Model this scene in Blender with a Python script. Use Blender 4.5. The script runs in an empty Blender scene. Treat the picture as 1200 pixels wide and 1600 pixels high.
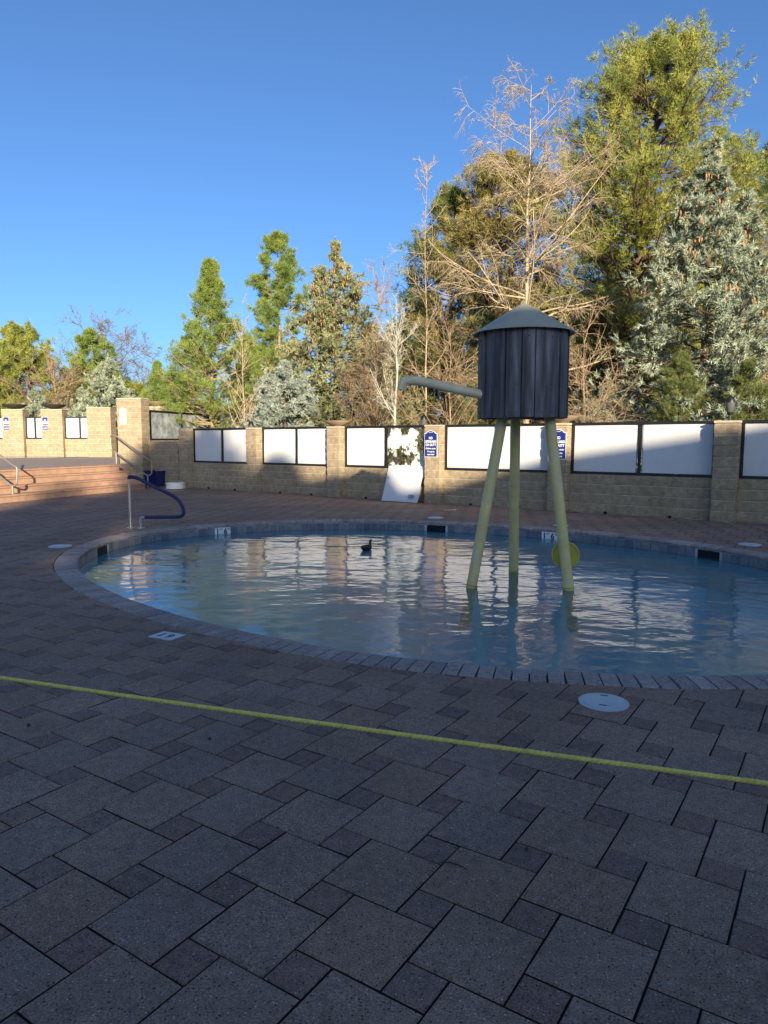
import bpy, math, random
import numpy as np
from mathutils import Vector, Matrix

R = math.radians
scene = bpy.context.scene
col = scene.collection

# ------------------------------------------------------------------ camera
EYE = 1.55
PITCH = math.atan(113 / 1110)
cam_d = bpy.data.cameras.new('camera')
cam = bpy.data.objects.new('camera', cam_d)
col.objects.link(cam)
cam.location = (0, 0, EYE)
cam.rotation_euler = (math.pi / 2 - PITCH, 0, 0)
cam_d.sensor_fit = 'VERTICAL'
cam_d.sensor_height = 24
cam_d.lens = 24 * 1110 / 1600
cam_d.clip_end = 2000
cam_d.clip_start = 0.05
scene.camera = cam

# ------------------------------------------------------------------ sky, sun, exposure
SUN_EL, SUN_AZ = R(12.5), R(12)          # low sun behind the viewer, 12 degrees to the right
world = bpy.data.worlds.new('World')
scene.world = world
world.use_nodes = True
wn = world.node_tree
bg = wn.nodes['Background']
sky = wn.nodes.new('ShaderNodeTexSky')
sky.sky_type = 'NISHITA'
sky.sun_disc = False
sky.sun_elevation = SUN_EL
sky.sun_rotation = math.pi - SUN_AZ
sky.altitude = 2100
sky.air_density = 1.0
sky.dust_density = 8.5
sky.ozone_density = 5.0
wn.links.new(sky.outputs[0], bg.inputs[0])
bg.inputs[1].default_value = 0.115

sun_d = bpy.data.lights.new('sun', 'SUN')
sun_d.energy = 5.0
sun_d.angle = R(0.53)
sun_d.color = (1.0, 0.86, 0.66)
sun = bpy.data.objects.new('sun', sun_d)
col.objects.link(sun)
SUN = Vector((math.sin(SUN_AZ) * math.cos(SUN_EL), -math.cos(SUN_AZ) * math.cos(SUN_EL), math.sin(SUN_EL)))
sun.rotation_euler = SUN.to_track_quat('Z', 'Y').to_euler()
sun.location = (10, -40, 30)

vs = scene.view_settings
vs.view_transform = 'Standard'
vs.look = 'None'
vs.gamma = 1
vs.use_curve_mapping = False
vs.exposure = 0.96
scene.cycles.max_bounces = 8
scene.cycles.transparent_max_bounces = 12
scene.cycles.caustics_reflective = False
scene.cycles.caustics_refractive = False

# ------------------------------------------------------------------ helpers: objects
def tag(o, label=None, cat=None, group=None, kind=None):
    if label: o['label'] = label
    if cat: o['category'] = cat
    if group: o['group'] = group
    if kind: o['kind'] = kind
    return o

def empty(name, loc=(0, 0, 0), rz=0.0):
    o = bpy.data.objects.new(name, None)
    col.objects.link(o)
    o.location = loc
    o.rotation_euler = (0, 0, rz)
    o.empty_display_size = 0.2
    return o

def mesh_np(name, verts, faces, smooth=False):
    """verts (n,3); faces: (m,3)/(m,4) array or list of index lists"""
    me = bpy.data.meshes.new(name)
    verts = np.asarray(verts, dtype=np.float32)
    if isinstance(faces, np.ndarray):
        m, k = faces.shape
        me.vertices.add(len(verts))
        me.vertices.foreach_set('co', verts.ravel())
        me.loops.add(m * k)
        me.loops.foreach_set('vertex_index', faces.astype(np.int32).ravel())
        me.polygons.add(m)
        me.polygons.foreach_set('loop_start', np.arange(0, m * k, k, dtype=np.int32))
        me.update(calc_edges=True)
    else:
        me.from_pydata([tuple(map(float, v)) for v in verts], [], [list(map(int, f)) for f in faces])
        me.update()
    if smooth:
        me.polygons.foreach_set('use_smooth', np.ones(len(me.polygons), dtype=bool))
    return me

def link(name, me, mat=None, parent=None, loc=None, rot=None):
    o = bpy.data.objects.new(name, me)
    col.objects.link(o)
    if mat is not None and len(me.materials) == 0:
        me.materials.append(mat)
    if parent is not None: o.parent = parent
    if loc is not None: o.location = loc
    if rot is not None: o.rotation_euler = rot
    return o

def copy_tree(o, parent=None):
    c = o.copy()
    col.objects.link(c)
    c.parent = parent
    for ch in o.children:
        copy_tree(ch, c)
    return c

class MB:
    """collects shapes into one mesh"""
    def __init__(s): s.v, s.f = [], []
    def add(s, verts, faces):
        b = len(s.v)
        s.v += [tuple(v) for v in verts]
        s.f += [[i + b for i in f] for f in faces]
        return s
    def box(s, x0, x1, y0, y1, z0, z1):
        v = [(x, y, z) for z in (z0, z1) for y in (y0, y1) for x in (x0, x1)]
        return s.add(v, [(0, 2, 3, 1), (4, 5, 7, 6), (0, 1, 5, 4), (1, 3, 7, 5), (3, 2, 6, 7), (2, 0, 4, 6)])
    def bbox(s, x0, x1, y0, y1, z0, z1, b=.006):
        """box with chamfered edges"""
        vs_ = []
        for z, ins in ((z0, b), (z0 + b, 0), (z1 - b, 0), (z1, b)):
            xs = (x0 + ins, x1 - ins); ys = (y0 + ins, y1 - ins)
            vs_ += [(xs[0], ys[0], z), (xs[1], ys[0], z), (xs[1], ys[1], z), (xs[0], ys[1], z)]
        f = [(3, 2, 1, 0), (12, 13, 14, 15)]
        for k in range(3):
            for i in range(4):
                f.append((k * 4 + i, k * 4 + (i + 1) % 4, k * 4 + 4 + (i + 1) % 4, k * 4 + 4 + i))
        return s.add(vs_, f)
    def prism(s, poly, z0, z1):
        n = len(poly)
        v = [(p[0], p[1], z0) for p in poly] + [(p[0], p[1], z1) for p in poly]
        f = [list(range(n))[::-1], list(range(n, 2 * n))]
        f += [(i, (i + 1) % n, n + (i + 1) % n, n + i) for i in range(n)]
        return s.add(v, f)
    def lathe(s, prof, n=32, c=(0, 0, 0), caps=True):
        v, f = [], []
        for r, z in prof:
            for k in range(n):
                a = 2 * math.pi * k / n
                v.append((c[0] + r * math.cos(a), c[1] + r * math.sin(a), c[2] + z))
        for i in range(len(prof) - 1):
            for k in range(n):
                f.append((i * n + k, i * n + (k + 1) % n, (i + 1) * n + (k + 1) % n, (i + 1) * n + k))
        if caps:
            f.append(list(range(n))[::-1]); f.append([(len(prof) - 1) * n + k for k in range(n)])
        return s.add(v, f)
    def tube(s, pts, r, n=12, closed=False):
        pts = [Vector(p) for p in pts]
        m = len(pts)
        rs = r if hasattr(r, '__len__') else [r] * m
        v, f = [], []
        up = None
        for i, p in enumerate(pts):
            if closed: t = pts[(i + 1) % m] - pts[i - 1]
            else: t = pts[min(i + 1, m - 1)] - pts[max(i - 1, 0)]
            t.normalize()
            if up is None:
                up = t.orthogonal().normalized()
            up = (up - t * up.dot(t)).normalized()
            w = t.cross(up)
            for k in range(n):
                a = 2 * math.pi * k / n
                v.append(p + (up * math.cos(a) + w * math.sin(a)) * rs[i])
        for i in range(m if closed else m - 1):
            j = (i + 1) % m
            for k in range(n):
                f.append((i * n + k, i * n + (k + 1) % n, j * n + (k + 1) % n, j * n + k))
        if not closed:
            f.append(list(range(n))[::-1]); f.append([(m - 1) * n + k for k in range(n)])
        return s.add(v, f)
    def mesh(s, name, smooth=False, angle=None):
        me = mesh_np(name, s.v, s.f, smooth)
        if smooth and angle:
            me.set_sharp_from_angle(angle=R(angle))
        return me
    def build(s, name, mat, parent=None, smooth=False, angle=None, loc=None, rot=None):
        return link(name, s.mesh(name, smooth, angle), mat, parent, loc, rot)

def fillet(pts, rad, n=6, closed=False):
    pts = [Vector(p) for p in pts]
    out = []
    m = len(pts)
    for i, p in enumerate(pts):
        if not closed and i in (0, m - 1):
            out.append(p); continue
        a = pts[i - 1] - p; b = pts[(i + 1) % m] - p
        d = min(rad, a.length * .48, b.length * .48)
        p0 = p + a.normalized() * d; p1 = p + b.normalized() * d
        for k in range(n + 1):
            t = k / n
            out.append(p0 * (1 - t) ** 2 + p * 2 * t * (1 - t) + p1 * t * t)
    return out

def text(name, body, size, mat, parent, loc, rot=(R(90), 0, 0), align='CENTER', ext=.001, sx=1.0, bold=0.0):
    cu = bpy.data.curves.new(name, 'FONT')
    cu.body = body; cu.size = size; cu.align_x = align; cu.align_y = 'CENTER'
    cu.extrude = ext; cu.resolution_u = 3; cu.offset = bold
    tmp = bpy.data.objects.new(name + '_tmp', cu)
    col.objects.link(tmp)
    dg = bpy.context.evaluated_depsgraph_get()
    me = bpy.data.meshes.new_from_object(tmp.evaluated_get(dg))
    bpy.data.objects.remove(tmp)
    bpy.data.curves.remove(cu)
    me.name = name
    me.materials.clear()
    o = link(name, me, mat, parent, loc, rot)
    o.scale = (sx, 1, 1)
    return o

# ------------------------------------------------------------------ helpers: materials
def lin(r, g, b):
    f = lambda c: (c / 255 / 12.92) if c / 255 <= .04045 else ((c / 255 + .055) / 1.055) ** 2.4
    return (f(r), f(g), f(b), 1)

class NT:
    def __init__(s, name):
        s.m = bpy.data.materials.new(name)
        s.m.use_nodes = True
        s.t = s.m.node_tree
        s.b = s.t.nodes['Principled BSDF']
        s.out = s.t.nodes['Material Output']
    def n(s, typ, **kw):
        nd = s.t.nodes.new(typ)
        for k, v in kw.items():
            if k in nd.inputs: nd.inputs[k].default_value = v
            else: setattr(nd, k, v)
        return nd
    def l(s, a, b): s.t.links.new(a, b)
    def coord(s, which='Object'):
        return s.n('ShaderNodeTexCoord').outputs[which]
    def noise(s, vec, scale, detail=4, rough=.55, out='Fac'):
        nd = s.n('ShaderNodeTexNoise')
        nd.inputs['Scale'].default_value = scale
        nd.inputs['Detail'].default_value = detail
        nd.inputs['Roughness'].default_value = rough
        s.l(vec, nd.inputs['Vector'])
        return nd.outputs[out]
    def ramp(s, fac, stops, interp='LINEAR'):
        nd = s.n('ShaderNodeValToRGB')
        cr = nd.color_ramp
        cr.interpolation = interp
        while len(cr.elements) < len(stops): cr.elements.new(.5)
        for e_, (p, c) in zip(cr.elements, stops):
            e_.position = p
            e_.color = c if hasattr(c, '__len__') else (c, c, c, 1)
        s.l(fac, nd.inputs[0])
        return nd.outputs[0]
    def mix(s, fac, a, b, mode='MIX'):
        nd = s.n('ShaderNodeMix', data_type='RGBA', blend_type=mode)
        for i, v in ((0, fac), (6, a), (7, b)):
            if isinstance(v, bpy.types.NodeSocket): s.l(v, nd.inputs[i])
            elif i == 0: nd.inputs[0].default_value = v
            else: nd.inputs[i].default_value = v if len(v) == 4 else (*v, 1)
        return nd.outputs[2]
    def math(s, op, a, b=None):
        nd = s.n('ShaderNodeMath', operation=op)
        for i, v in ((0, a), (1, b)):
            if v is None: continue
            if isinstance(v, bpy.types.NodeSocket): s.l(v, nd.inputs[i])
            else: nd.inputs[i].default_value = v
        return nd.outputs[0]
    def bump(s, h, strength, dist):
        nd = s.n('ShaderNodeBump')
        nd.inputs['Strength'].default_value = strength
        nd.inputs['Distance'].default_value = dist
        s.l(h, nd.inputs['Height'])
        return nd.outputs[0]

def simple(name, c, rough=.6, metal=0.0, var=.12, vscale=6.0, bump=0.0, bscale=60.0, spec=.5, dirt=None, dscale=3.0, damt=.5):
    k = NT(name)
    v = k.coord('Object')
    c = (*c[:3], 1)
    dark = tuple(x * (1 - var) for x in c[:3]); lite = tuple(min(1, x * (1 + var)) for x in c[:3])
    cc = k.ramp(k.noise(v, vscale, 5), [(.3, (*dark, 1)), (.7, (*lite, 1))])
    if dirt is not None:
        f = k.ramp(k.noise(v, dscale, 6, .65), [(.48, 0), (.72, damt)])
        cc = k.mix(f, cc, (*dirt[:3], 1))
    k.l(cc, k.b.inputs['Base Color'])
    k.b.inputs['Roughness'].default_value = rough
    k.b.inputs['Metallic'].default_value = metal
    k.b.inputs['Specular IOR Level'].default_value = spec
    if bump:
        k.l(k.bump(k.noise(v, bscale, 5, .6), bump, .01), k.b.inputs['Normal'])
    return k.m

def paver_mat(name, c0, c1, c2, speck):
    k = NT(name)
    g_ = k.n('ShaderNodeNewGeometry')
    pos = g_.outputs['Position']
    oi = k.n('ShaderNodeObjectInfo')
    rnd = k.math('FRACT', k.math('ADD', oi.outputs['Random'], k.math('MULTIPLY', g_.outputs['Random Per Island'], 1.0)))
    base = k.ramp(rnd, [(0, c0), (.5, c1), (1, c2)])
    big = k.ramp(k.noise(pos, .9, 5, .6), [(.3, .72), (.7, 1.2)])
    base = k.mix(1.0, base, big, 'MULTIPLY')
    mid = k.ramp(k.noise(pos, 22, 4, .6), [(.3, .78), (.7, 1.2)])
    base = k.mix(1.0, base, mid, 'MULTIPLY')
    fine = k.noise(pos, 150, 3, .75)
    base = k.mix(1.0, base, k.ramp(fine, [(.30, .30), (.48, .95), (.70, 1.75)]), 'MULTIPLY')
    vo = k.n('ShaderNodeTexVoronoi', Scale=85.0)
    k.l(pos, vo.inputs['Vector'])
    spot = k.ramp(vo.outputs['Distance'], [(.18, 1.0), (.30, 0.0)])
    sep = k.n('ShaderNodeSeparateColor')
    k.l(vo.outputs['Color'], sep.inputs[0])
    pick = k.ramp(sep.outputs[0], [(.84, 0.0), (.86, 1.0)])
    pick2 = k.ramp(sep.outputs[1], [(.66, 0.0), (.70, 1.0)])
    base = k.mix(k.math('MULTIPLY', spot, pick), base, speck)
    base = k.mix(k.math('MULTIPLY', spot, pick2), base, (.012, .011, .012, 1))
    # scattered dull stains
    st = k.ramp(k.noise(pos, 2.3, 6, .7), [(.60, 0.0), (.72, .45)])
    base = k.mix(st, base, (.085, .075, .068, 1))
    k.l(base, k.b.inputs['Base Color'])
    k.b.inputs['Roughness'].default_value = .82
    k.b.inputs['Specular IOR Level'].default_value = .35
    h = k.math('ADD', fine, k.math('MULTIPLY', k.math('MULTIPLY', spot, pick2), -.8))
    k.l(k.bump(h, .55, .004), k.b.inputs['Normal'])
    return k.m

def block_mat(name, c0, c1, dark):
    k = NT(name)
    g_ = k.n('ShaderNodeNewGeometry')
    pos = g_.outputs['Position']
    oi = k.n('ShaderNodeObjectInfo')
    base = k.ramp(oi.outputs['Random'], [(0, c0), (1, c1)])
    base = k.mix(1.0, base, k.ramp(k.noise(pos, 9, 5, .65), [(.28, .62), (.72, 1.18)]), 'MULTIPLY')
    base = k.mix(1.0, base, k.ramp(k.noise(pos, 75, 4, .7), [(.3, .6), (.55, 1.0), (.75, 1.2)]), 'MULTIPLY')
    base = k.mix(k.ramp(k.noise(pos, 1.3, 6, .7), [(.52, 0.0), (.75, .5)]), base, dark)
    k.l(base, k.b.inputs['Base Color'])
    k.b.inputs['Roughness'].default_value = .92
    k.b.inputs['Specular IOR Level'].default_value = .2
    h = k.math('ADD', k.noise(pos, 30, 6, .7), k.math('MULTIPLY', k.noise(pos, 110, 3, .7), .5))
    k.l(k.bump(h, .8, .02), k.b.inputs['Normal'])
    return k.m

def leaf_mat(name, c0, c1, c2, trans=.25, rough=.6, nscale=1.1, spec=.25):
    k = NT(name)
    g_ = k.n('ShaderNodeNewGeometry')
    v = k.coord('Object')
    base = k.ramp(k.noise(v, nscale, 4, .6), [(.3, c0), (.5, c1), (.72, c2)])
    base = k.mix(1.0, base, k.ramp(g_.outputs['Random Per Island'], [(0, .65), (1, 1.35)]), 'MULTIPLY')
    k.l(base, k.b.inputs['Base Color'])
    k.b.inputs['Roughness'].default_value = rough
    k.b.inputs['Specular IOR Level'].default_value = spec
    tr = k.n('ShaderNodeBsdfTranslucent')
    k.l(base, tr.inputs['Color'])
    mx = k.n('ShaderNodeMixShader')
    mx.inputs[0].default_value = trans
    k.l(k.b.outputs[0], mx.inputs[1]); k.l(tr.outputs[0], mx.inputs[2])
    k.l(mx.outputs[0], k.out.inputs['Surface'])
    return k.m

def bark_mat(name, c0, c1, scale=14, bump=.5):
    k = NT(name)
    v = k.coord('Object')
    mp = k.n('ShaderNodeMapping'); mp.inputs['Scale'].default_value = (1, 1, .35)
    k.l(v, mp.inputs[0])
    nz = k.noise(mp.outputs[0], scale, 6, .65)
    k.l(k.ramp(nz, [(.3, c0), (.68, c1)]), k.b.inputs['Base Color'])
    k.b.inputs['Roughness'].default_value = .85
    k.b.inputs['Specular IOR Level'].default_value = .2
    k.l(k.bump(nz, bump, .02), k.b.inputs['Normal'])
    return k.m

def water_mat():
    k = NT('pool water')
    pos = k.n('ShaderNodeNewGeometry').outputs['Position']
    mp = k.n('ShaderNodeMapping'); mp.inputs['Scale'].default_value = (.8, 1.25, 1); mp.inputs['Rotation'].default_value = (0, 0, R(14))
    k.l(pos, mp.inputs[0])
    a = k.noise(mp.outputs[0], 1.3, 2, .4)
    b = k.noise(mp.outputs[0], 4.2, 2, .45)
    c = k.noise(mp.outputs[0], 13, 3, .55)
    h = k.math('ADD', k.math('MULTIPLY', a, .62), k.math('ADD', k.math('MULTIPLY', b, .30), k.math('MULTIPLY', c, .042)))
    nrm = k.bump(h, 1.0, WAVE)
    fr = k.n('ShaderNodeFresnel'); fr.inputs['IOR'].default_value = 1.333
    k.l(nrm, fr.inputs['Normal'])
    gl = k.n('ShaderNodeBsdfGlossy'); gl.inputs['Roughness'].default_value = .004
    gl.inputs['Color'].default_value = (.97, .98, 1, 1)
    k.l(nrm, gl.inputs['Normal'])
    rf = k.n('ShaderNodeBsdfTransparent'); rf.inputs['Color'].default_value = (.78, .95, .97, 1)
    df = k.n('ShaderNodeBsdfDiffuse'); df.inputs['Color'].default_value = (.20, .46, .52, 1)
    bd = k.n('ShaderNodeMixShader'); bd.inputs[0].default_value = .18
    k.l(rf.outputs[0], bd.inputs[1]); k.l(df.outputs[0], bd.inputs[2])
    mx = k.n('ShaderNodeMixShader')
    k.l(fr.outputs[0], mx.inputs[0]); k.l(bd.outputs[0], mx.inputs[1]); k.l(gl.outputs[0], mx.inputs[2])
    k.l(mx.outputs[0], k.out.inputs['Surface'])
    return k.m
WAVE = .031

M = {}
M['paver_large'] = paver_mat('large paver concrete', (.246, .164, .122, 1), (.292, .188, .131, 1), (.272, .166, .108, 1), (.52, .44, .38, 1))
M['paver_small'] = paver_mat('small paver concrete', (.192, .118, .090, 1), (.236, .138, .098, 1), (.206, .128, .100, 1), (.45, .37, .31, 1))
M['bed'] = simple('paver joint sand', (.022, .019, .018), .95, var=.4, vscale=40, bump=.4, bscale=200)
M['coping'] = paver_mat('coping brick concrete', (.26, .21, .19, 1), (.40, .32, .28, 1), (.33, .262, .222, 1), (.5, .47, .44, 1))
k = NT('slate blue waterline tile')
_o = k.n('ShaderNodeObjectInfo')
_c = k.ramp(_o.outputs['Random'], [(0, (.085, .10, .13, 1)), (.5, (.15, .165, .19, 1)), (1, (.22, .215, .21, 1))])
_c = k.mix(1.0, _c, k.ramp(k.noise(k.n('ShaderNodeNewGeometry').outputs['Position'], 18, 4), [(.3, .7), (.7, 1.25)]), 'MULTIPLY')
k.l(_c, k.b.inputs['Base Color']); k.b.inputs['Roughness'].default_value = .35
M['tile_band'] = k.m
M['grout'] = simple('pale tile grout', (.50, .50, .49), .8)
M['plaster'] = simple('aqua pool plaster', (.54, .86, .86), .7, var=.08, vscale=3)
M['block'] = block_mat('tan split face block', (.42, .325, .205, 1), (.475, .375, .24, 1), (.25, .20, .14, 1))
M['mortar'] = simple('pale wall mortar', (.54, .47, .37), .95, var=.2, vscale=20, bump=.3, bscale=120)
M['black'] = simple('black painted steel', (.012, .012, .014), .42, var=.2, spec=.5)
M['white_panel'] = simple('white board', (.65, .645, .625), .55, var=.03, vscale=2.0, dirt=(.55, .54, .5), dscale=1.6, damt=.25)
M['white'] = simple('white plastic', (.76, .77, .76), .4, var=.05)
M['ink'] = simple('black ink', (.01, .01, .012), .5)
M['sign_blue'] = simple('sign blue enamel', (.012, .026, .16), .35, var=.06)
M['steel'] = simple('brushed stainless steel', (.52, .50, .46), .33, metal=.9, var=.1)
M['warm_steel'] = simple('dull tan rail metal', (.36, .32, .25), .42, metal=.55, var=.12)
M['blue_foam'] = simple('navy blue rail sleeve', (.012, .020, .085), .55, var=.18, vscale=30, bump=.2, bscale=80)
M['navy'] = simple('navy blue plastic', (.010, .018, .11), .45)
M['lid'] = simple('pale grey plastic lid', (.50, .56, .57), .5, var=.07, vscale=14, dirt=(.30, .32, .32), dscale=6, damt=.4)
M['step'] = simple('salmon step concrete', (.45, .275, .175), .8, var=.14, vscale=5, bump=.3, bscale=50, dirt=(.25, .14, .10), dscale=2.2, damt=.5)
M['upper_deck'] = simple('pinkish deck concrete', (.36, .27, .205), .85, var=.14, vscale=2, bump=.3, bscale=40)
M['clay'] = simple('sandstone bowl clay', (.34, .25, .165), .8, var=.2, vscale=5, bump=.25)
M['clay_dark'] = simple('dark iron bowl', (.035, .030, .027), .7, var=.25, vscale=5)
M['soil'] = simple('dry ground with needles', (.13, .10, .06), .95, var=.45, vscale=.8, bump=.6, bscale=6)
M['leg_yellow'] = simple('faded yellow paint', (.68, .53, .20), .5, var=.12, vscale=4, dirt=(.60, .56, .42), dscale=5, damt=.55)
M['wheel_yellow'] = simple('yellow plastic', (.50, .44, .05), .5, var=.1)
M['pipe'] = simple('pale olive pipe paint', (.76, .63, .38), .5, var=.1)
M['roof_metal'] = simple('grey green roof sheet', (.40, .37, .26), .5, var=.08, vscale=3, spec=.4)
M['rope'] = simple('yellow poly rope', (.74, .62, .13), .6, var=.18, vscale=60)
M['stucco'] = simple('tan stucco', (.50, .42, .31), .9, var=.06)
M['roof_tile'] = simple('brown roof', (.12, .08, .06), .8, var=.2)
M['win_dark'] = simple('dark window glass', (.02, .025, .03), .1)
M['duck'] = simple('dark brown feathers', (.020, .016, .014), .6, var=.5, vscale=30)
M['bill'] = simple('dull bill', (.05, .045, .03), .5)
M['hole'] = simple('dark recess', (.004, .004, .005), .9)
M['water'] = water_mat()
M['lamp_glass'] = simple('smoky lamp glass', (.10, .10, .09), .15, var=.2)
M['cone'] = simple('spruce cone scales', (.30, .165, .075), .75, var=.3, vscale=20)

def plank_mat():
    k = NT('weathered navy painted board')
    v = k.coord('Object')
    mp = k.n('ShaderNodeMapping'); mp.inputs['Scale'].default_value = (9, 9, .7)
    k.l(v, mp.inputs[0])
    oi = k.n('ShaderNodeObjectInfo')
    off = k.n('ShaderNodeVectorMath', operation='ADD')
    k.l(mp.outputs[0], off.inputs[0])
    sc_ = k.n('ShaderNodeCombineXYZ')
    k.l(k.math('MULTIPLY', oi.outputs['Random'], 40.0), sc_.inputs[0])
    k.l(sc_.outputs[0], off.inputs[1])
    nz = k.noise(off.outputs[0], 1.3, 6, .65)
    base = k.ramp(nz, [(.30, (.030, .020, .017, 1)), (.43, (.072, .056, .056, 1)), (.55, (.125, .108, .112, 1)), (.66, (.21, .185, .18, 1)), (.78, (.34, .31, .29, 1))])
    base = k.mix(1.0, base, k.ramp(oi.outputs['Random'], [(0, .75), (1, 1.25)]), 'MULTIPLY')
    k.l(base, k.b.inputs['Base Color'])
    k.b.inputs['Roughness'].default_value = .6
    k.l(k.bump(k.noise(off.outputs[0], 6, 5, .6), .3, .01), k.b.inputs['Normal'])
    return k.m
M['plank'] = plank_mat()

def dusty_glass(name, lo, hi, scale, seed, film=(.62, .66, .60, 1), clear=(.86, .9, .88, 1)):
    k = NT(name)
    v = k.coord('Object')
    mp = k.n('ShaderNodeMapping'); mp.inputs['Location'].default_value = (seed, seed * .7, seed * 1.3)
    k.l(v, mp.inputs[0])
    f = k.ramp(k.noise(mp.outputs[0], scale, 7, .68), [(lo, 1.0), (hi, 0.0)])
    tr = k.n('ShaderNodeBsdfTransparent'); tr.inputs['Color'].default_value = clear
    gl = k.n('ShaderNodeBsdfGlossy'); gl.inputs['Roughness'].default_value = .03
    fr = k.n('ShaderNodeFresnel'); fr.inputs['IOR'].default_value = 1.5
    g1 = k.n('ShaderNodeMixShader')
    k.l(fr.outputs[0], g1.inputs[0]); k.l(tr.outputs[0], g1.inputs[1]); k.l(gl.outputs[0], g1.inputs[2])
    k.b.inputs['Base Color'].default_value = film
    k.b.inputs['Roughness'].default_value = .6
    mx = k.n('ShaderNodeMixShader')
    k.l(f, mx.inputs[0]); k.l(g1.outputs[0], mx.inputs[1]); k.l(k.b.outputs[0], mx.inputs[2])
    k.l(mx.outputs[0], k.out.inputs['Surface'])
    return k.m
M['glass_torn'] = dusty_glass('glass with torn white film', .475, .495, 2.6, 3.1)
M['glass_dusty'] = dusty_glass('dusty glass', .34, .80, 3.0, 8.4, film=(.50, .54, .52, 1))

rng = np.random.default_rng(7)
random.seed(7)

# ------------------------------------------------------------------ pool outline
POOL = [(-3.98, 8.85), (-4.22, 9.6), (-4.33, 10.3), (-4.32, 10.99), (-4.2, 11.6), (-3.95, 12.1), (-3.58, 12.5), (-3.08, 12.95), (-2.42, 13.32),
        (-1.64, 13.6), (-0.84, 13.72), (0.0, 13.65), (0.82, 13.44), (1.6, 13.13), (2.4, 12.72), (3.13, 12.19), (3.80, 11.58), (4.32, 10.97),
        (4.72, 10.38), (5.0, 9.8), (5.25, 9.1), (5.38, 8.3), (5.32, 7.4), (5.05, 6.5), (4.6, 5.7), (4.0, 5.05), (3.3, 4.65), (2.5, 4.48),
        (1.9, 4.51), (1.3, 4.61), (0.8, 4.71), (0.3, 4.85), (-0.2, 5.03), (-0.7, 5.31), (-1.2, 5.66), (-1.7, 6.04), (-2.2, 6.48),
        (-2.7, 6.98), (-3.15, 7.52), (-3.6, 8.18)]

def smooth_closed(pts, n):
    P = np.array(pts, float)
    for _ in range(2):
        P = .25 * np.roll(P, 1, 0) + .5 * P + .25 * np.roll(P, -1, 0)
    m = len(P)
    out = []
    for i in range(m):
        p0, p1, p2, p3 = P[i - 1], P[i], P[(i + 1) % m], P[(i + 2) % m]
        for k in range(8):
            t = k / 8
            out.append(.5 * ((2 * p1) + (-p0 + p2) * t + (2 * p0 - 5 * p1 + 4 * p2 - p3) * t * t + (-p0 + 3 * p1 - 3 * p2 + p3) * t ** 3))
    out = np.array(out)
    seg = np.linalg.norm(np.roll(out, -1, 0) - out, axis=1)
    cum = np.concatenate([[0], np.cumsum(seg)])
    L = cum[-1]
    ss = np.arange(n) * L / n
    ext = np.vstack([out, out[:1]])
    return np.stack([np.interp(ss, cum, ext[:, 0]), np.interp(ss, cum, ext[:, 1])], 1), L

_, PERIM = smooth_closed(POOL, 64)
NBR = int(round(PERIM / .112))
edge, _ = smooth_closed(POOL, NBR * 2)          # clockwise from the left end
tang = np.roll(edge, -1, 0) - np.roll(edge, 1, 0)
tang /= np.linalg.norm(tang, axis=1)[:, None]
outn = np.stack([-tang[:, 1], tang[:, 0]], 1)   # outward normal (checked below)
cen = edge.mean(0)
if ((edge - cen) * outn).sum() < 0: outn = -outn
COPW = .235
outer = edge + outn * COPW
WATER_Z = -.165
FLOOR_Z = -.62

def ring_sheet(inner, outers, zin, name, mat):
    n = len(inner)
    rings = [inner] + outers
    v = np.vstack([np.column_stack([r, np.full(n, zin)]) for r in rings])
    f = []
    for k in range(len(rings) - 1):
        for i in range(n):
            j = (i + 1) % n
            f.append((k * n + i, k * n + j, (k + 1) * n + j, (k + 1) * n + i))
    return link(name, mesh_np(name, v, np.array(f)), mat)

ang = np.arctan2(edge[:, 1] - cen[1], edge[:, 0] - cen[0])
def circ(r): return np.stack([cen[0] + r * np.cos(ang), cen[1] + r * np.sin(ang)], 1)
# make angles of the outer rings monotone through the same ordering
pl = outer + outn * -.02
ground = ring_sheet(pl, [circ(14), circ(40), circ(150), circ(900)], -.055, 'ground', M['soil'])
tag(ground, kind='structure')

# deck bed: bounded by the wall line
WD = np.array([.79756, -.60324]); WO = np.array([0, 18.109]); WN = np.array([.60324, .79756])   # wall direction, origin, away normal
bed_out = []
for i in range(len(edge)):
    d = np.array([math.cos(ang[i]), math.sin(ang[i])])
    r = 13.5
    den = d @ WN
    if den > 1e-6:
        r = min(r, ((WO + WN * .3 - cen) @ WN) / den)
    if d[0] < -1e-6: r = min(r, (-10.6 - cen[0]) / d[0])
    bed_out.append(cen + d * r)
bed_out = np.array(bed_out)
deck = ring_sheet(pl, [bed_out], -.015, 'paved_deck', M['bed'])
tag(deck, kind='structure')

# ------------------------------------------------------------------ steps outline (needed for clipping the paving)
STEP_N = np.array([-.92, .39])
STEP_E = [np.array(p) for p in ((-10.75, 13.2), (-10.15, 15.0), (-9.42, 17.2), (-8.52, 19.75), (-7.52, 22.35))]
RISE, TREAD = .19, .34
UP_Z = 4 * RISE

def step_x(y):
    return float(np.interp(y, [p[1] for p in STEP_E], [p[0] for p in STEP_E]))

# ------------------------------------------------------------------ paving: large and small squares in a pinwheel
A_, B_ = .3125, .1455
PH = R(56.6)
U = np.array([math.cos(PH), math.sin(PH)]); W = np.array([-math.sin(PH), math.cos(PH)])
V1 = A_ * U + B_ * W
V2 = -B_ * U + A_ * W
# anchor: top corner of one large square seen at (0, 2.976): square spans corner - a*U .. and corner ... along -W
ORG = np.array([0.0, 2.976]) - A_ * U - A_ * W * 0
gap = .0064

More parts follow.
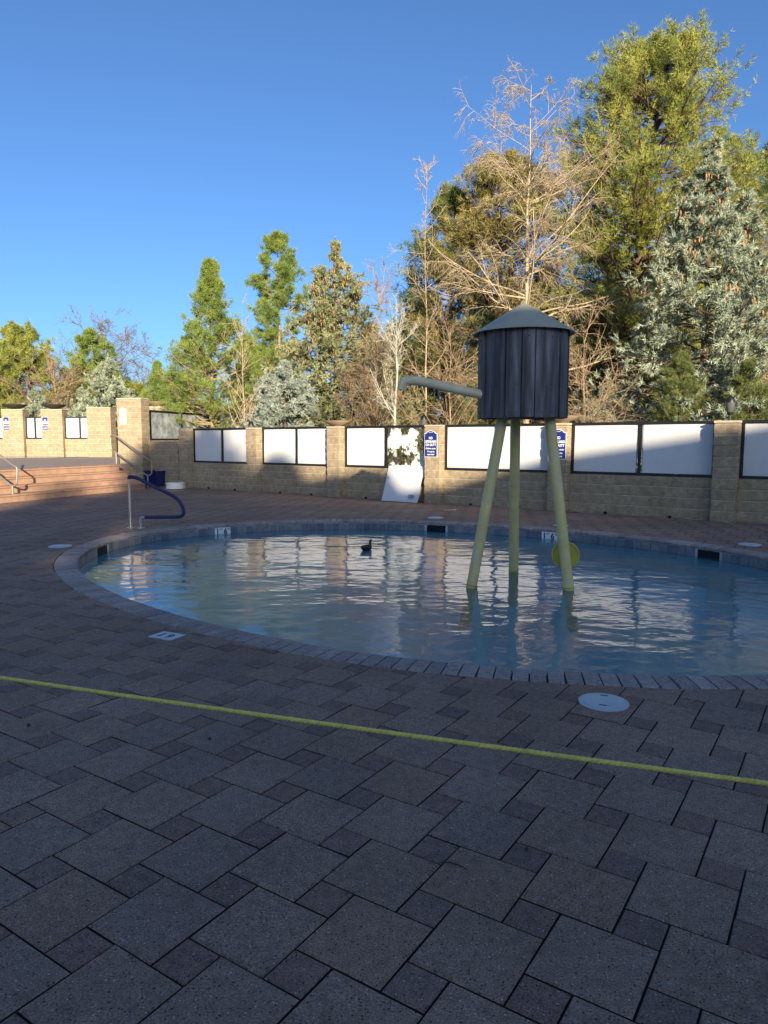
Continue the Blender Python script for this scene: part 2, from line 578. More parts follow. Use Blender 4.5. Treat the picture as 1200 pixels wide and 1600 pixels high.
def project(X, Y, Z):
    c, s = math.cos(PITCH), math.sin(PITCH)
    zz = Z - EYE
    fw = Y * c - zz * s; up = Y * s + zz * c
    return 600 + 1110 * X / np.maximum(fw, .05), 800 - 1110 * up / np.maximum(fw, .05), fw

def paver_verts(poly, ch=.0045, h=.05):
    """chamfered slab from a convex polygon (ccw), top at z=0"""
    P = np.array(poly)
    c = P.mean(0)
    d = c - P
    L_ = np.linalg.norm(d, axis=1)[:, None]
    ins = P + d / L_ * ch * 1.4
    n = len(P)
    v = np.vstack([np.column_stack([ins, np.zeros(n)]), np.column_stack([P, np.full(n, -ch)]), np.column_stack([P, np.full(n, -h)])])
    f = [list(range(n))]
    for k in range(2):
        for i in range(n):
            j = (i + 1) % n
            f.append([k * n + i, (k + 1) * n + i, (k + 1) * n + j, k * n + j])
    return v, f

def dark_sides(me, mats, idx=None):
    """slab sides take joint sand and painted joint shade: second material slot"""
    for m_ in mats: me.materials.append(m_)
    me.materials.append(M['bed'])  # dark sand colour also stands in for shade down in the joints
    if idx is None:
        k_ = (len(me.polygons) - 1) // 2
        idx = [0] * (1 + k_) + [1] * k_
    me.polygons.foreach_set('material_index', np.array(idx, dtype=np.int32))
    return me

def clip_half(poly, p, nrm):
    """keep the part where (x-p).n >= 0"""
    out = []
    m = len(poly)
    for i in range(m):
        a, b = poly[i], poly[(i + 1) % m]
        da, db = (a - p) @ nrm, (b - p) @ nrm
        if da >= 0: out.append(a)
        if da * db < 0: out.append(a + (b - a) * da / (da - db))
    return out

cop_out = edge + outn * (COPW + .006)
cands = []
for i in range(-75, 76):
    for j in range(-75, 76):
        o = ORG + i * V1 + j * V2
        if not (-11.5 < o[0] < 13 and .3 < o[1] < 24): continue
        for big in (True, False):
            if big:   # large: origin at o, spans U and -W
                q = [o, o + A_ * U, o + A_ * U - A_ * W, o - A_ * W]
            else:     # small: beside the large one's far-left edge
                q = [o + A_ * U, o + A_ * U + B_ * U, o + A_ * U + B_ * U - B_ * W, o + A_ * U - B_ * W]
            cands.append((big, [np.array(p) for p in q]))

# the pinwheel tiling requires each small square to sit in the hole of four large ones; the offset is solved here
def hole_offset():
    base = [np.zeros(2), A_ * U, A_ * U - A_ * W, -A_ * W]
    best = None
    # candidate positions of the small square's corner (spanning +U, -W)
    for cu in (0, A_, -B_, A_ - B_):
        for cw in (0, A_, B_, B_ - A_, -A_, B_ + 0):
            corner = cu * U + cw * W
            ctr = corner + .5 * B_ * U - .5 * B_ * W
            ok = True
            for a in range(-2, 3):
                for b in range(-2, 3):
                    oo = a * V1 + b * V2
                    r = ctr - oo
                    x, y = r @ U, r @ (-W)
                    if -B_ / 2 + 1e-4 < x < A_ + B_ / 2 - 1e-4 and -B_ / 2 + 1e-4 < y < A_ + B_ / 2 - 1e-4: ok = False
            if ok: return corner
    return None
HO = hole_offset()
assert HO is not None
wall_front = WO
pieces = []      # (screen area, big, polygon, clipped?)
for big, q in cands:
    if not big:
        o = q[0] - A_ * U
        c0 = o + HO
        q = [c0, c0 + B_ * U, c0 + B_ * U - B_ * W, c0 - B_ * W]
    ctr = sum(q) / 4
    # inset for the joint
    q = [p + (ctr - p) * (gap / (A_ if big else B_)) for p in q]
    if (ctr - WO) @ WN > .34: continue
    if ctr[0] < step_x(ctr[1]) - .2: continue
    # pool
    dd = cop_out - ctr
    k = int((dd * dd).sum(1).argmin())
    clipped = False
    rad = np.linalg.norm(q[0] - ctr)
    dist = float((ctr - cop_out[k]) @ outn[k])
    if dist < rad:
        if dist < -rad: continue
        q = clip_half(q, cop_out[k], outn[k]); clipped = True
        if len(q) < 3: continue
        a2 = abs(sum(q[t][0] * q[(t + 1) % len(q)][1] - q[(t + 1) % len(q)][0] * q[t][1] for t in range(len(q)))) / 2
        if a2 < .0015: continue
    P = np.array(q)
    px, py, fw = project(P[:, 0], P[:, 1], 0)
    ar = abs(np.dot(px, np.roll(py, -1)) - np.dot(py, np.roll(px, -1))) / 2
    vis = (fw.min() > .3) and px.max() > 0 and px.min() < 1200 and py.max() > 0 and py.min() < 1600
    if px.min() < 0 or px.max() > 1200 or py.max() > 1600: ar *= .5
    pieces.append((ar if vis else 0, big, q, clipped))
pieces.sort(key=lambda t: -t[0])
def ccw(q):
    a = sum(q[t][0] * q[(t + 1) % len(q)][1] - q[(t + 1) % len(q)][0] * q[t][1] for t in range(len(q)))
    return q if a > 0 else q[::-1]
std = {}
for big in (True, False):
    h = (A_ if big else B_) / 2 - gap / 2
    v, f = paver_verts([(-h, -h), (h, -h), (h, h), (-h, h)])
    std[big] = dark_sides(mesh_np('paver', v, f), [M['paver_large'] if big else M['paver_small']])
rest = {True: ([], [], 0), False: ([], [], 0)}
n_obj = 0
acc = {True: MB(), False: MB()}
accm = {True: [], False: []}
for ar, big, q, clipped in pieces:
    ctr = sum(np.array(p) for p in q) / len(q)
    dz = rng.normal(0, .0012)
    if n_obj < 290 and ar > 0:
        if clipped:
            v, f = paver_verts(ccw([np.array(p) - ctr for p in q]))
            o = link('paver', dark_sides(mesh_np('paver', v, f), [M['paver_large'] if big else M['paver_small']]), None, deck, (ctr[0], ctr[1], dz))
        else:
            o = link('paver', std[big], None, deck, (ctr[0], ctr[1], dz), (rng.normal(0, .0035), rng.normal(0, .0035), PH + rng.normal(0, .005) + random.choice((0, 1, 2, 3)) * math.pi / 2))
        n_obj += 1
    else:
        v, f = paver_verts(ccw(q))
        v = v + np.array([0, 0, dz])
        v[:, 2] += (v[:, :2] - ctr) @ rng.normal(0, .004, 2)
        acc[big].add(v, f)
        kq = (len(f) - 1) // 2
        accm[big] += [0] * (1 + kq) + [1] * kq
link('distant_large_pavers', dark_sides(acc[True].mesh('distant_large_pavers'), [M['paver_large']], accm[True]), None, deck)['kind'] = 'stuff'
link('distant_small_pavers', dark_sides(acc[False].mesh('distant_small_pavers'), [M['paver_small']], accm[False]), None, deck)['kind'] = 'stuff'

# ------------------------------------------------------------------ pool shell, coping, tiles, water
n = len(edge)
shell_v = np.vstack([np.column_stack([edge - outn * .012, np.full(n, -.05)]), np.column_stack([edge - outn * .012, np.full(n, FLOOR_Z)])])
f = [[i, (i + 1) % n, n + (i + 1) % n, n + i] for i in range(n)] + [[n + i for i in range(n)]]
# back up to the ground sheet so nothing shows under the coping
top_v = np.column_stack([outer, np.full(n, -.05)])
shell_v = np.vstack([shell_v, top_v])
f += [[i, 2 * n + i, 2 * n + (i + 1) % n, (i + 1) % n] for i in range(n)]
basin = link('pool_basin', mesh_np('pool_basin', shell_v, f), M['plaster'])
tag(basin, kind='structure')

cb = np.vstack([np.column_stack([edge - outn * .004, np.full(n, -.030)]), np.column_stack([outer, np.full(n, -.030)])])
link('coping_bed', mesh_np('coping_bed', cb, [[i, (i + 1) % n, n + (i + 1) % n, n + i] for i in range(n)]), M['bed'], basin)
def coping_mesh(seed):
    r_ = random.Random(seed)
    hw = .0515
    prof = [(.0, -.048), (-.028, -.046), (-.036, -.030), (-.034, -.014), (-.022, -.003), (-.004, .002), (.10, .003), (COPW - .006, .002), (COPW, -.004), (COPW, -.048)]
    v, f = [], []
    for x, b in ((-hw, .004), (-hw + .004, 0), (hw - .004, 0), (hw, .004)):
        for (y, z) in prof:
            cy_, cz_ = COPW / 2, -.022
            s_ = 1 - b * 6
            v.append((x, cy_ + (y - cy_) * (1 - b * 1.5), cz_ + (z - cz_) * s_ + r_.gauss(0, .0007)))
    m = len(prof)
    for k in range(3):
        for i in range(m):
            j = (i + 1) % m
            f.append([k * m + i, k * m + j, (k + 1) * m + j, (k + 1) * m + i])
    f.append(list(range(m))); f.append([3 * m + i for i in range(m)][::-1])
    return mesh_np('coping_brick', v, f)
cop = [coping_mesh(s) for s in range(4)]
for c_ in cop: c_.materials.append(M['coping'])
for i in range(NBR):
    k = 2 * i
    a = math.atan2(outn[k][1], outn[k][0]) - math.pi / 2
    link('coping_brick', cop[i % 4], None, basin, (edge[k][0], edge[k][1], rng.normal(0, .0012)), (rng.normal(0, .004), 0, a + rng.normal(0, .006)))

SKIM = [int(np.argmin(((edge - np.array(p)) ** 2).sum(1))) for p in ((1.0, 13.37), (4.8, 10.22), (-4.32, 10.62))]
MARK = [int(np.argmin(((edge - np.array(p)) ** 2).sum(1))) for p in ((-2.92, 13.02), (2.92, 12.33))]
tm = MB().bbox(-.0705, .0705, -.006, .006, -.075, .062, .002).mesh('waterline_tile')
tm.materials.append(M['tile_band'])
wm = MB().bbox(-.0735, .0735, -.008, .006, -.075, .062, .002).mesh('marker_tile')
wm.materials.append(M['white'])
band = []
NT_ = int(PERIM / .150)
eT, _ = smooth_closed(POOL, NT_)
tT = np.roll(eT, -1, 0) - np.roll(eT, 1, 0); tT /= np.linalg.norm(tT, axis=1)[:, None]
oT = np.stack([-tT[:, 1], tT[:, 0]], 1)
if ((eT - cen) * oT).sum() < 0: oT = -oT
mark_near = [np.argsort(((eT - edge[m]) ** 2).sum(1))[:2] for m in MARK]
skim_near = [np.argsort(((eT - edge[m]) ** 2).sum(1))[:3] for m in SKIM]
marks = {int(i) for mm in mark_near for i in mm}
skims = {int(i) for mm in skim_near for i in mm}
# grout strip behind the tiles
gv = np.vstack([np.column_stack([edge - outn * .010, np.full(n, -.049)]), np.column_stack([edge - outn * .010, np.full(n, -.20)])])
gv[:, :2] -= np.vstack([outn, outn]) * .006
link('grout_band', mesh_np('grout_band', gv, [[i, (i + 1) % n, n + (i + 1) % n, n + i] for i in range(n)]), M['grout'], basin)
for i in range(NT_):
    p = eT[i] - oT[i] * .020
    a = math.atan2(oT[i][1], oT[i][0]) - math.pi / 2
    if i in skims: continue
    if i in marks: continue
    link('waterline_tile', tm, None, basin, (p[0], p[1], -.118 + rng.normal(0, .001)), (0, 0, a))
for mm in skim_near:
    ks = sorted(int(x) for x in mm)
    p = eT[ks[1]] - oT[ks[1]] * .012
    a = math.atan2(oT[ks[1]][1], oT[ks[1]][0]) - math.pi / 2
    sk = MB().box(-.18, .18, -.012, .02, -.19, -.058).build('skimmer_opening', M['hole'], basin, loc=(p[0], p[1], 0), rot=(0, 0, a))  # closed box: the shade inside the opening is put in as near-black colour
for mi, mm in enumerate(mark_near):
    ks = sorted((int(x) for x in mm), key=lambda t: eT[t][0])      # left to right as seen
    for w_, (num, unit) in zip(ks, (('1', 'FT'), ('6', 'IN'))):
        p = eT[w_] - oT[w_] * .021
        a = math.atan2(oT[w_][1], oT[w_][0]) - math.pi / 2
        t_ = link('depth_marker_tile', wm, None, basin, (p[0], p[1], -.118), (0, 0, a))
        text('numeral', num, .135, M['ink'], t_, (-.022, -.0095, -.005), bold=.004, sx=1.0)
        text('unit_lettering', unit, .045, M['ink'], t_, (.042, -.0095, .030), bold=.001)
        tag(t_, label='white tile reading %s %s' % (num, unit))

water = link('pool_water', mesh_np('pool_water', np.column_stack([edge - outn * .012, np.full(n, WATER_Z)]), [list(range(n))[::-1]]), M['water'])
tag(water, kind='structure')

# ------------------------------------------------------------------ steps and the upper terrace
steps = empty('terrace_steps', (-9, 18, 0))
tag(steps, kind='structure')
def off_line(k):
    return [p + STEP_N * TREAD * k for p in STEP_E]
segs = []
for a, b in zip(STEP_E[:-1], STEP_E[1:]):
    L_ = np.linalg.norm(b - a); m = max(1, int(round(L_ / 1.45)))
    for t in range(m): segs.append((a + (b - a) * t / m, a + (b - a) * (t + 1) / m))
for k in range(4):
    for a, b in segs:
        d = (b - a) / np.linalg.norm(b - a)
        a2, b2 = a + d * .003, b - d * .003
        f0 = STEP_N * TREAD * k
        f1 = STEP_N * (TREAD * (k + 1) + (.02 if k < 3 else .10))
        z0, z1 = RISE * k - (.02 if k else .04), RISE * (k + 1)
        # rounded nose profile
        prof = [(0.010, z0), (0.010, z1 - .055), (-.012, z1 - .048), (-.020, z1 - .028), (-.014, z1 - .008), (.004, z1), (np.linalg.norm(f1 - f0), z1), (np.linalg.norm(f1 - f0), z0)]
        nn = STEP_N / np.linalg.norm(STEP_N)
        v = []
        for base in (a2 + f0, b2 + f0):
            for (q, z) in prof:
                pt = base + nn * q
                v.append((pt[0], pt[1], z + rng.normal(0, .001)))
        m = len(prof)
        fs = [[i, (i + 1) % m, m + (i + 1) % m, m + i] for i in range(m)] + [list(range(m))[::-1], [m + i for i in range(m)]]
        o = link('step', mesh_np('step', v, fs), M['step'])
        o.parent = steps
        o.matrix_parent_inverse = Matrix.Translation((9, -18, 0))

top_e = [p + STEP_N * (TREAD * 3 + .30) for p in STEP_E]
poly = [tuple(p) for p in top_e] + [(-8.35, 24.7), (-7.45, 28.6), (-7.6, 36), (-40, 36), (-40, 13)]
ud = MB().prism(poly, -.03, UP_Z - .004).build('upper_terrace', M['upper_deck'])
tag(ud, kind='structure')
upw = MB().prism([(-17.6, 29.6), (-14.6, 30.9), (-13.9, 32.4), (-15.4, 33.6), (-30, 33.6), (-30, 29.2)], UP_Z - .003, UP_Z + .012)
uw = upw.build('upper_pool_water', M['water'])
k = NT('upper pool blue'); k.b.inputs['Base Color'].default_value = (.03, .10, .20, 1); k.b.inputs['Roughness'].default_value = .12
k.l(k.bump(k.noise(k.coord('Object'), 4, 2), .3, .05), k.b.inputs['Normal'])
uw.data.materials.clear(); uw.data.materials.append(k.m)
tag(uw, kind='structure')

# ------------------------------------------------------------------ split-face blocks
def block_mesh(L_, D_, H_, seed, amp=.012):
    r_ = np.random.default_rng(seed)
    nx = 5 if L_ > .3 else 3
    nd = 3
    xs = np.linspace(0, L_, nx); ys = np.linspace(0, D_, nd)
    ringp = [(x, 0) for x in xs] + [(L_, y) for y in ys[1:]] + [(x, D_) for x in (0,)] + [(0, y) for y in ys[1:-1][::-1]]
    m = len(ringp)
    v = []
    zs = [0, .016, H_ * .5, H_ - .016, H_]
    for zi, z in enumerate(zs):
        for (x, y) in ringp:
            nx_, ny_ = (x - L_ / 2) / L_ * 2, (y - D_ / 2) / D_ * 2
            ox = oy = 0.0
            if zi in (1, 2, 3):
                o_ = amp * (.45 + r_.uniform(-.55, .55)) * (1.25 if zi == 2 else .7)
                if y == 0: oy = -o_
                if y == D_: oy = o_ * .4
                if x == L_: ox = o_ * .8
                if x == 0: ox = -o_ * .8
            else:
                o_ = -.003
                if y == 0: oy = .003
                if x == L_: ox = -.003
                if x == 0: ox = .003
            v.append((x + ox, y + oy, z))
    f = []
    for k_ in range(len(zs) - 1):
        for i in range(m):
            j = (i + 1) % m
            f.append([k_ * m + i, k_ * m + j, (k_ + 1) * m + j, (k_ + 1) * m + i])
    f.append(list(range(m))[::-1]); f.append([(len(zs) - 1) * m + i for i in range(m)])
    me = mesh_np('block', v, f)
    me.materials.append(M['block'])
    return me
_bc = {}
def get_block(L_, D_, H_, var):
    key = (round(L_, 3), round(D_, 3), round(H_, 3), var)
    if key not in _bc: _bc[key] = block_mesh(L_, D_, H_, hash(key) % 9999)
    return _bc[key]
JT = .010
CH = .205       # course height with its joint
def lay_wall(root, L_, H_, D_, seed, half=.2):
    """blocks of a straight wall: x along, y=0 front, into +y"""
    r_ = random.Random(seed)
    z = 0.0; c = 0
    while z < H_ - .02:
        h = min(CH, H_ - z)
        x = 0.0
        first = .4 if c % 2 == 0 else .2
        while x < L_ - .005:
            l = first if x == 0 else .4
            l = min(l, L_ - x)
            if L_ - x - l < .06: l = L_ - x
            link('block', get_block(max(l - JT, .03), D_, h - JT, r_.randrange(4)), None, root, (x, r_.gauss(0, .0025), z + JT * .5))
            x += l
        z += h; c += 1
    MB().box(.006, L_ - .006, .006, D_ - .01, -.03, H_ - .012).build('mortar_core', M['mortar'], root)

WROT = math.atan2(WD[1], WD[0])
def wpt(s, off=0.0, z=0.0):
    p = WO + WD * s + WN * off
    return (p[0], p[1], z)

def pillar(s, label, Wd=.42, Dp=.42, H_=1.86, loc=None, rz=None, cap=True, group=None, seed=1):
    root = empty('block_pillar', loc if loc else wpt(s - Wd / 2, 0), WROT if rz is None else rz)
    tag(root, label, 'pillar', group)
    r_ = random.Random(seed)
    z = 0.0; c = 0
    while z < H_ - .03:
        h = min(CH, H_ - z)
        if Wd > .6:
            cuts = [0, Wd * .5, Wd] if c % 2 else [0, Wd * .28, Wd * .78, Wd]
        else:
            cuts = [0, Wd] if c % 3 else [0, Wd * .48, Wd]
        for a, b in zip(cuts[:-1], cuts[1:]):
            link('block', get_block(round(b - a - JT, 3), Dp, h - JT, r_.randrange(4)), None, root, (a + JT / 2, r_.gauss(0, .004), z + JT / 2))
        z += h; c += 1
    MB().box(.008, Wd - .008, .008, Dp - .012, -.03, H_ - .012).build('mortar_core', M['mortar'], root)
    if cap:
        MB().bbox(-.008, Wd + .008, -.008, Dp + .008, H_, H_ + .045, .006).build('cap_slab', M['mortar_cap'], root)
    return root
M['mortar_cap'] = simple('tan cap slab', (.50, .41, .28), .9, var=.15, vscale=8, bump=.4, bscale=60)

def bowl(loc, label, r=.36, h=.16, dark=False):
    prof = [(.10, 0), (.12, .012), (r * .62, h * .35), (r * .96, h * .86), (r, h), (r * .94, h), (r * .60, h * .48), (.02, h * .30)]
    o = MB().lathe(prof, 36).build('fire_bowl' if dark else 'planter_bowl', M['clay_dark'] if dark else M['clay'], smooth=True, angle=40, loc=loc)
    tag(o, label, 'bowl', None)
    return o

def windscreen(s0, s1, z0, z1, label, panels, loc=None, rz=None, fw=.055):
    """black frame holding panels. panels: list of 'white' / 'torn' / 'dusty'"""
    L_ = s1 - s0
    root = empty('windscreen', loc if loc else wpt(s0, .27), WROT if rz is None else rz)
    tag(root, label, 'windscreen')
    def rail(nm, x0, x1, y0, y1, a, b):
        MB().bbox(x0, x1, y0, y1, a, b, .004).build(nm, M['black'], root)
    rail('top_rail', -.01, L_ + .01, -.035, .035, z1 - fw * .95, z1 + .006)
    rail('bottom_rail', 0, L_, -.03, .03, z0, z0 + fw)
    m = len(panels)
    xs = [L_ * i / m for i in range(m + 1)]
    for i, x in enumerate(xs):
        a = x if i == 0 else (x - fw if i == m else x - fw * .45)
        rail('post', a, a + fw * (.9 if 0 < i < m else 1), -.026, .026, z0 + fw, z1 - fw * .75)
    for i, kd in enumerate(panels):
        a, b = xs[i] + fw * .8, xs[i + 1] - fw * .8
        za, zb = z0 + fw * .8, z1 - fw * .7
        MB().box(a, b, .004, .012, za, zb).build('glass_pane', M['glass_torn'] if kd == 'torn' else M['glass_dusty'], root)
        if kd == 'white':
            # board cut a little short, slightly bowed
            nx, nz = 9, 7
            r_ = np.random.default_rng(int(abs(s0) * 97) + i * 7 + int(L_ * 31))
            l_, rr, bb, tt = a + r_.uniform(.0, .03), b - r_.uniform(0, .025), za + r_.uniform(0, .015), zb - r_.uniform(0, .03)
            tl = r_.uniform(-.018, .018)
            v = []
            for side in (0, 1):
                for zi in range(nz):
                    for xi in range(nx):
                        u, w_ = xi / (nx - 1), zi / (nz - 1)
                        bow = -.012 * math.sin(math.pi * u) * r_.uniform(.6, 1.3) - .006 * math.sin(5 * w_ + i)
                        v.append((l_ + (rr - l_) * u + tl * (w_ - .5), -.008 - .004 * (1 - side) + bow, bb + (tt - bb) * w_ + tl * .5 * (u - .5)))
            f = []
            for xi in range(nx - 1):
                for zi in range(nz - 1):
                    q = [zi * nx + xi, zi * nx + xi + 1, (zi + 1) * nx + xi + 1, (zi + 1) * nx + xi]
                    f.append(q); f.append([t + nx * nz for t in q[::-1]])
            link('white_board', mesh_np('white_board', v, f, True), M['white_panel'], root)
    return root

# pillars along the near wall
PS = [-8.12, -4.92, -1.72, 1.45, 4.66, 7.98, 11.2]
plabel = ['tan block pillar beside the stacked white lids where the low wall begins',
          'tan block pillar between the two leftmost white windscreens of the poolside wall',
          'tan block pillar carrying a shallow sandstone bowl, left of the fallen white board',
          'tan block pillar with the fully visible blue no lifeguard sign',
          'tan block pillar carrying a bowl and blue sign half hidden behind the tower leg',
          'shaded bare block pillar near the right edge with a lantern behind it',
          'tan block pillar beyond the right edge of the picture']
for i, s in enumerate(PS):
    pillar(s, plabel[i], seed=i + 3)
bowl(wpt(PS[2], .21, 1.908), 'sandstone planter bowl on the pillar left of the fallen board', .40, .15)
bowl(wpt(PS[4], .21, 1.908), 'sandstone planter bowl mostly hidden behind the water tower tank', .40, .15)

wlabel = ['low tan block wall under the white windscreen nearest the terrace steps',
          'low tan block wall under the second white windscreen from the steps',
          'low tan block wall behind the fallen white board',
          'low tan block wall seen between the legs of the water tower',
          'shaded low block wall left of the rightmost visible pillar',
          'shaded low block wall at the right edge of the picture']
slabel = ['black framed windscreen with two shaded white boards nearest the terrace steps',
          'black framed windscreen with two white boards crossed by an arched shadow',
          'black framed windscreen missing its right white board, torn film on the glass',
          'black framed windscreen with two white boards behind the water tower legs',
          'wide black framed windscreen with a diagonal shadow across its white boards',
          'black framed windscreen cut off by the right edge of the picture']
kinds = [['white', 'white'], ['white', 'white'], ['white', 'torn'], ['white', 'white'], ['white', 'white'], ['white', 'white']]
SILL = .82
for i in range(6):
    a, b = PS[i] + .215, PS[i + 1] - .215
    w = empty('block_wall', wpt(a, .19), WROT)
    tag(w, wlabel[i], 'wall')
    lay_wall(w, b - a, SILL, .2, 20 + i)
    for q in range(2):
        MB().bbox(-.03, .03, -.030, .01, .0, .05, .006).build('drain_outlet', M['hole'], w, loc=((b - a) * (.28 + .45 * q), 0, 0.0))
    windscreen(a, b, SILL + .004, 1.905, slabel[i], kinds[i])

# fallen white board leaning on the wall
fb = empty('leaning_board', wpt(.02, -.16), WROT)
tag(fb, 'white board slipped from its frame, leaning on the low wall by the sign pillar', 'board')
v = []; nx, nz = 9, 9
BW, BH = 1.10, .93
for side in (0, 1):
    for zi in range(nz):
        for xi in range(nx):
            u, w_ = xi / (nx - 1), zi / (nz - 1)
            cr = 0
            if w_ > .86 and (u < .08 or u > .9): cr = -.022
            v.append((BW * u + .02 * w_ + (.012 if u == 1 else 0) * math.sin(9 * w_), .02 + .29 * w_ ** .9 + .02 * math.sin(3 * u) + (0.008 if side else 0), .012 + BH * .955 * w_ + cr - .03 * (1 - w_) * (u - .5) * 0))
f = []
for xi in range(nx - 1):
    for zi in range(nz - 1):
        q = [zi * nx + xi, zi * nx + xi + 1, (zi + 1) * nx + xi + 1, (zi + 1) * nx + xi]
        f.append(q); f.append([t + nx * nz for t in q[::-1]])
link('panel', mesh_np('panel', v, f, True), M['white_panel'], fb)
pr = MB()
for q in range(4):
    pr.box(.0, .17 - .02 * (q % 2), -.001, .001, q * .030, q * .030 + (.012 if q else .006))
pr.build('blue_print', M['sign_blue'], fb, loc=(.82, .028, .10), rot=(R(-17), 0, 0))

# pool signs
def pool_sign(loc, rz, label, w=.37, h=.57, detail=True):
    root = empty('pool_sign', loc, rz)
    tag(root, label, 'sign')
    def outline(ww, hh, top):
        pts = [(-ww / 2, 0), (ww / 2, 0), (ww / 2, hh)]
        pts += [(ww * .36, hh + .010), (ww * .30, hh + top * .55), (ww * .18, hh + top * .75), (ww * .10, hh + top), (-ww * .10, hh + top), (-ww * .18, hh + top * .75), (-ww * .30, hh + top * .55), (-ww * .36, hh + .010), (-ww / 2, hh)]
        return pts
    for nm, ins, y0, y1, mt in (('white_border', 0, -.006, 0, 'white'), ('blue_face', .012 if w > .3 else .006, -.009, -.0065, 'sign_blue')):
        pts = outline(w - 2 * ins, h - 2 * ins, .07)
        m = len(pts)
        v = [(x, y0, z + ins) for x, z in pts] + [(x, y1, z + ins) for x, z in pts]
        f = [list(range(m)), [m + i for i in range(m)][::-1]] + [[i, m + i, m + (i + 1) % m, (i + 1) % m] for i in range(m)]
        link(nm, mesh_np(nm, v, f), M[mt], root)
    for s_, sz, z in (('NO', .085, .80), ('LIFEGUARD', .078, .655), ('ON DUTY', .082, .515)):
        text('lettering', s_, sz, M['white'], root, (0, -.010, h * z), bold=.0028, sx=.80)
    for s_, z in (('Children under', .365), ('14 must be', .235), ('supervised', .115)):
        text('lettering', s_, .052, M['white'], root, (0, -.010, h * z), bold=.0016, sx=.92)
    # small wave ornament on the crest
    mb = MB()
    for q in (-1, 0, 1):
        mb.box(q * .038 - .014, q * .038 + .014, -.0105, -.009, h + .018, h + .028)
    mb.build('crest_mark', M['white'], root)
    return root
pool_sign(wpt(PS[3] - .02, -.012, 1.13), WROT, 'blue no lifeguard on duty sign on the sunlit pillar left of the tower')
pool_sign(wpt(PS[4] + .02, -.012, 1.13), WROT, 'blue no lifeguard sign half hidden by the right tower leg')

# ------------------------------------------------------------------ upper terrace walls
# tall pier at the head of the steps
pillar(0, 'tall sunlit tan pier with a white notice at the top of the steps', Wd=.90, Dp=.5, H_=2.89, loc=(-8.95, 24.02, 0), rz=R(-12), seed=31)
nt = empty('notice', (-8.95 + .12, 24.02 - .045, UP_Z + 1.30), R(-12))
tag(nt, 'narrow white notice board fixed on the tall pier by the steps', 'sign')
MB().bbox(0, .23, -.012, 0, 0, .52, .003).build('notice_plate', M['white'], nt)
MB().box(.04, .19, -.0145, -.0125, .462, .488).build('notice_heading', M['ink'], nt)
for q in range(9):
    MB().box(.03, .20 - (q % 3) * .02, -.0145, -.0125, .41 - q * .043, .420 - q * .043).build('notice_line', M['ink'], nt)

# retaining wall with its windscreen, going back from the pier
ua, ub = np.array([-8.02, 24.55]), np.array([-7.05, 28.9])
ud_ = ub - ua; uL = float(np.linalg.norm(ud_)); urz = math.atan2(ud_[1], ud_[0])
uwll = empty('block_wall', (ua[0], ua[1], 0), urz)
tag(uwll, 'tan retaining wall stepping up beside the terrace steps behind the blue bin', 'wall')
# front side faces right/back; blocks run along it
lay_wall(uwll, uL, 1.53, .22, 77)
windscreen(0, uL, 0, 1.03, 'raised black framed windscreen of dusty glass above the retaining wall', ['dusty', 'dusty'], loc=(ua[0] - .05, ua[1] + .1, 1.534), rz=urz)
w = empty('block_wall', (-8.05, 24.28, 0), WROT)
tag(w, 'low tan wall piece joining the tall pier and the first poolside pillar', 'wall')
lay_wall(w, 1.62, 1.50, .2, 78)
pillar(0, 'tan pier standing behind the raised windscreen', Wd=.95, Dp=.5, H_=2.2, loc=(-7.75, 29.3, UP_Z), rz=R(-8), seed=33)
pc = pillar(0, 'tan pillar with a bowl peeping out behind the tall pier', Wd=.62, Dp=.5, H_=2.0, loc=(-9.0, 27.3, UP_Z), rz=R(-5), seed=34)
bowl((-8.70, 27.5, UP_Z + 2.048), 'sandstone bowl peeping over the raised windscreen beside the tall pier', .46, .18)

# far wall of the terrace
FY = 33.8
for x0, lab in ((-17.97, 'far tan pillar with a dark bowl and blue sign nearest the left edge'), (-16.12, 'far tan pillar with a dark bowl and blue sign beside the upper pool')):
    pillar(0, lab, Wd=1.0, Dp=.6, H_=2.17, loc=(x0, FY - .15, UP_Z), rz=0, seed=int(-x0))
    bowl((x0 + .5, FY + .15, UP_Z + 2.22), ('dark bowl on the far pillar nearest the left edge' if x0 < -17 else 'dark bowl on the far pillar beside the upper pool'), .56, .22, True)
    pool_sign((x0 + (.22 if x0 < -17 else .20), FY - .17, UP_Z + 1.25), 0, 'small far blue sign on the pillar nearest the left edge' if x0 < -17 else 'small far blue sign on the pillar beside the upper pool', w=.26, h=.56)
pillar(0, 'broad sunlit far pillar left of the tall pier', Wd=1.1, Dp=.6, H_=2.22, loc=(-13.62, FY - 1.0, UP_Z), rz=0, seed=45)
for (a, b, lab, ws) in ((-19.9, -17.98, 'far low wall at the left edge behind the upper pool', ['white', 'white']),
                        (-16.96, -16.12, 'far low wall between the two pillars with dark bowls', ['white', 'white']),
                        (-15.12, -13.7, 'far low wall left of the broad sunlit pillar', ['white', 'white']),
                        (-12.65, -10.6, 'far low wall partly hidden behind the tall pier', ['white', 'white'])):
    w = empty('block_wall', (a, FY + .05, UP_Z), 0)
    tag(w, lab, 'wall')
    lay_wall(w, b - a, .83, .2, int(-a * 3))
    windscreen(a, b, .834, 1.86, lab.replace('low wall', 'white windscreen in a black frame'), ws, loc=(a, FY + .12, UP_Z), rz=0)

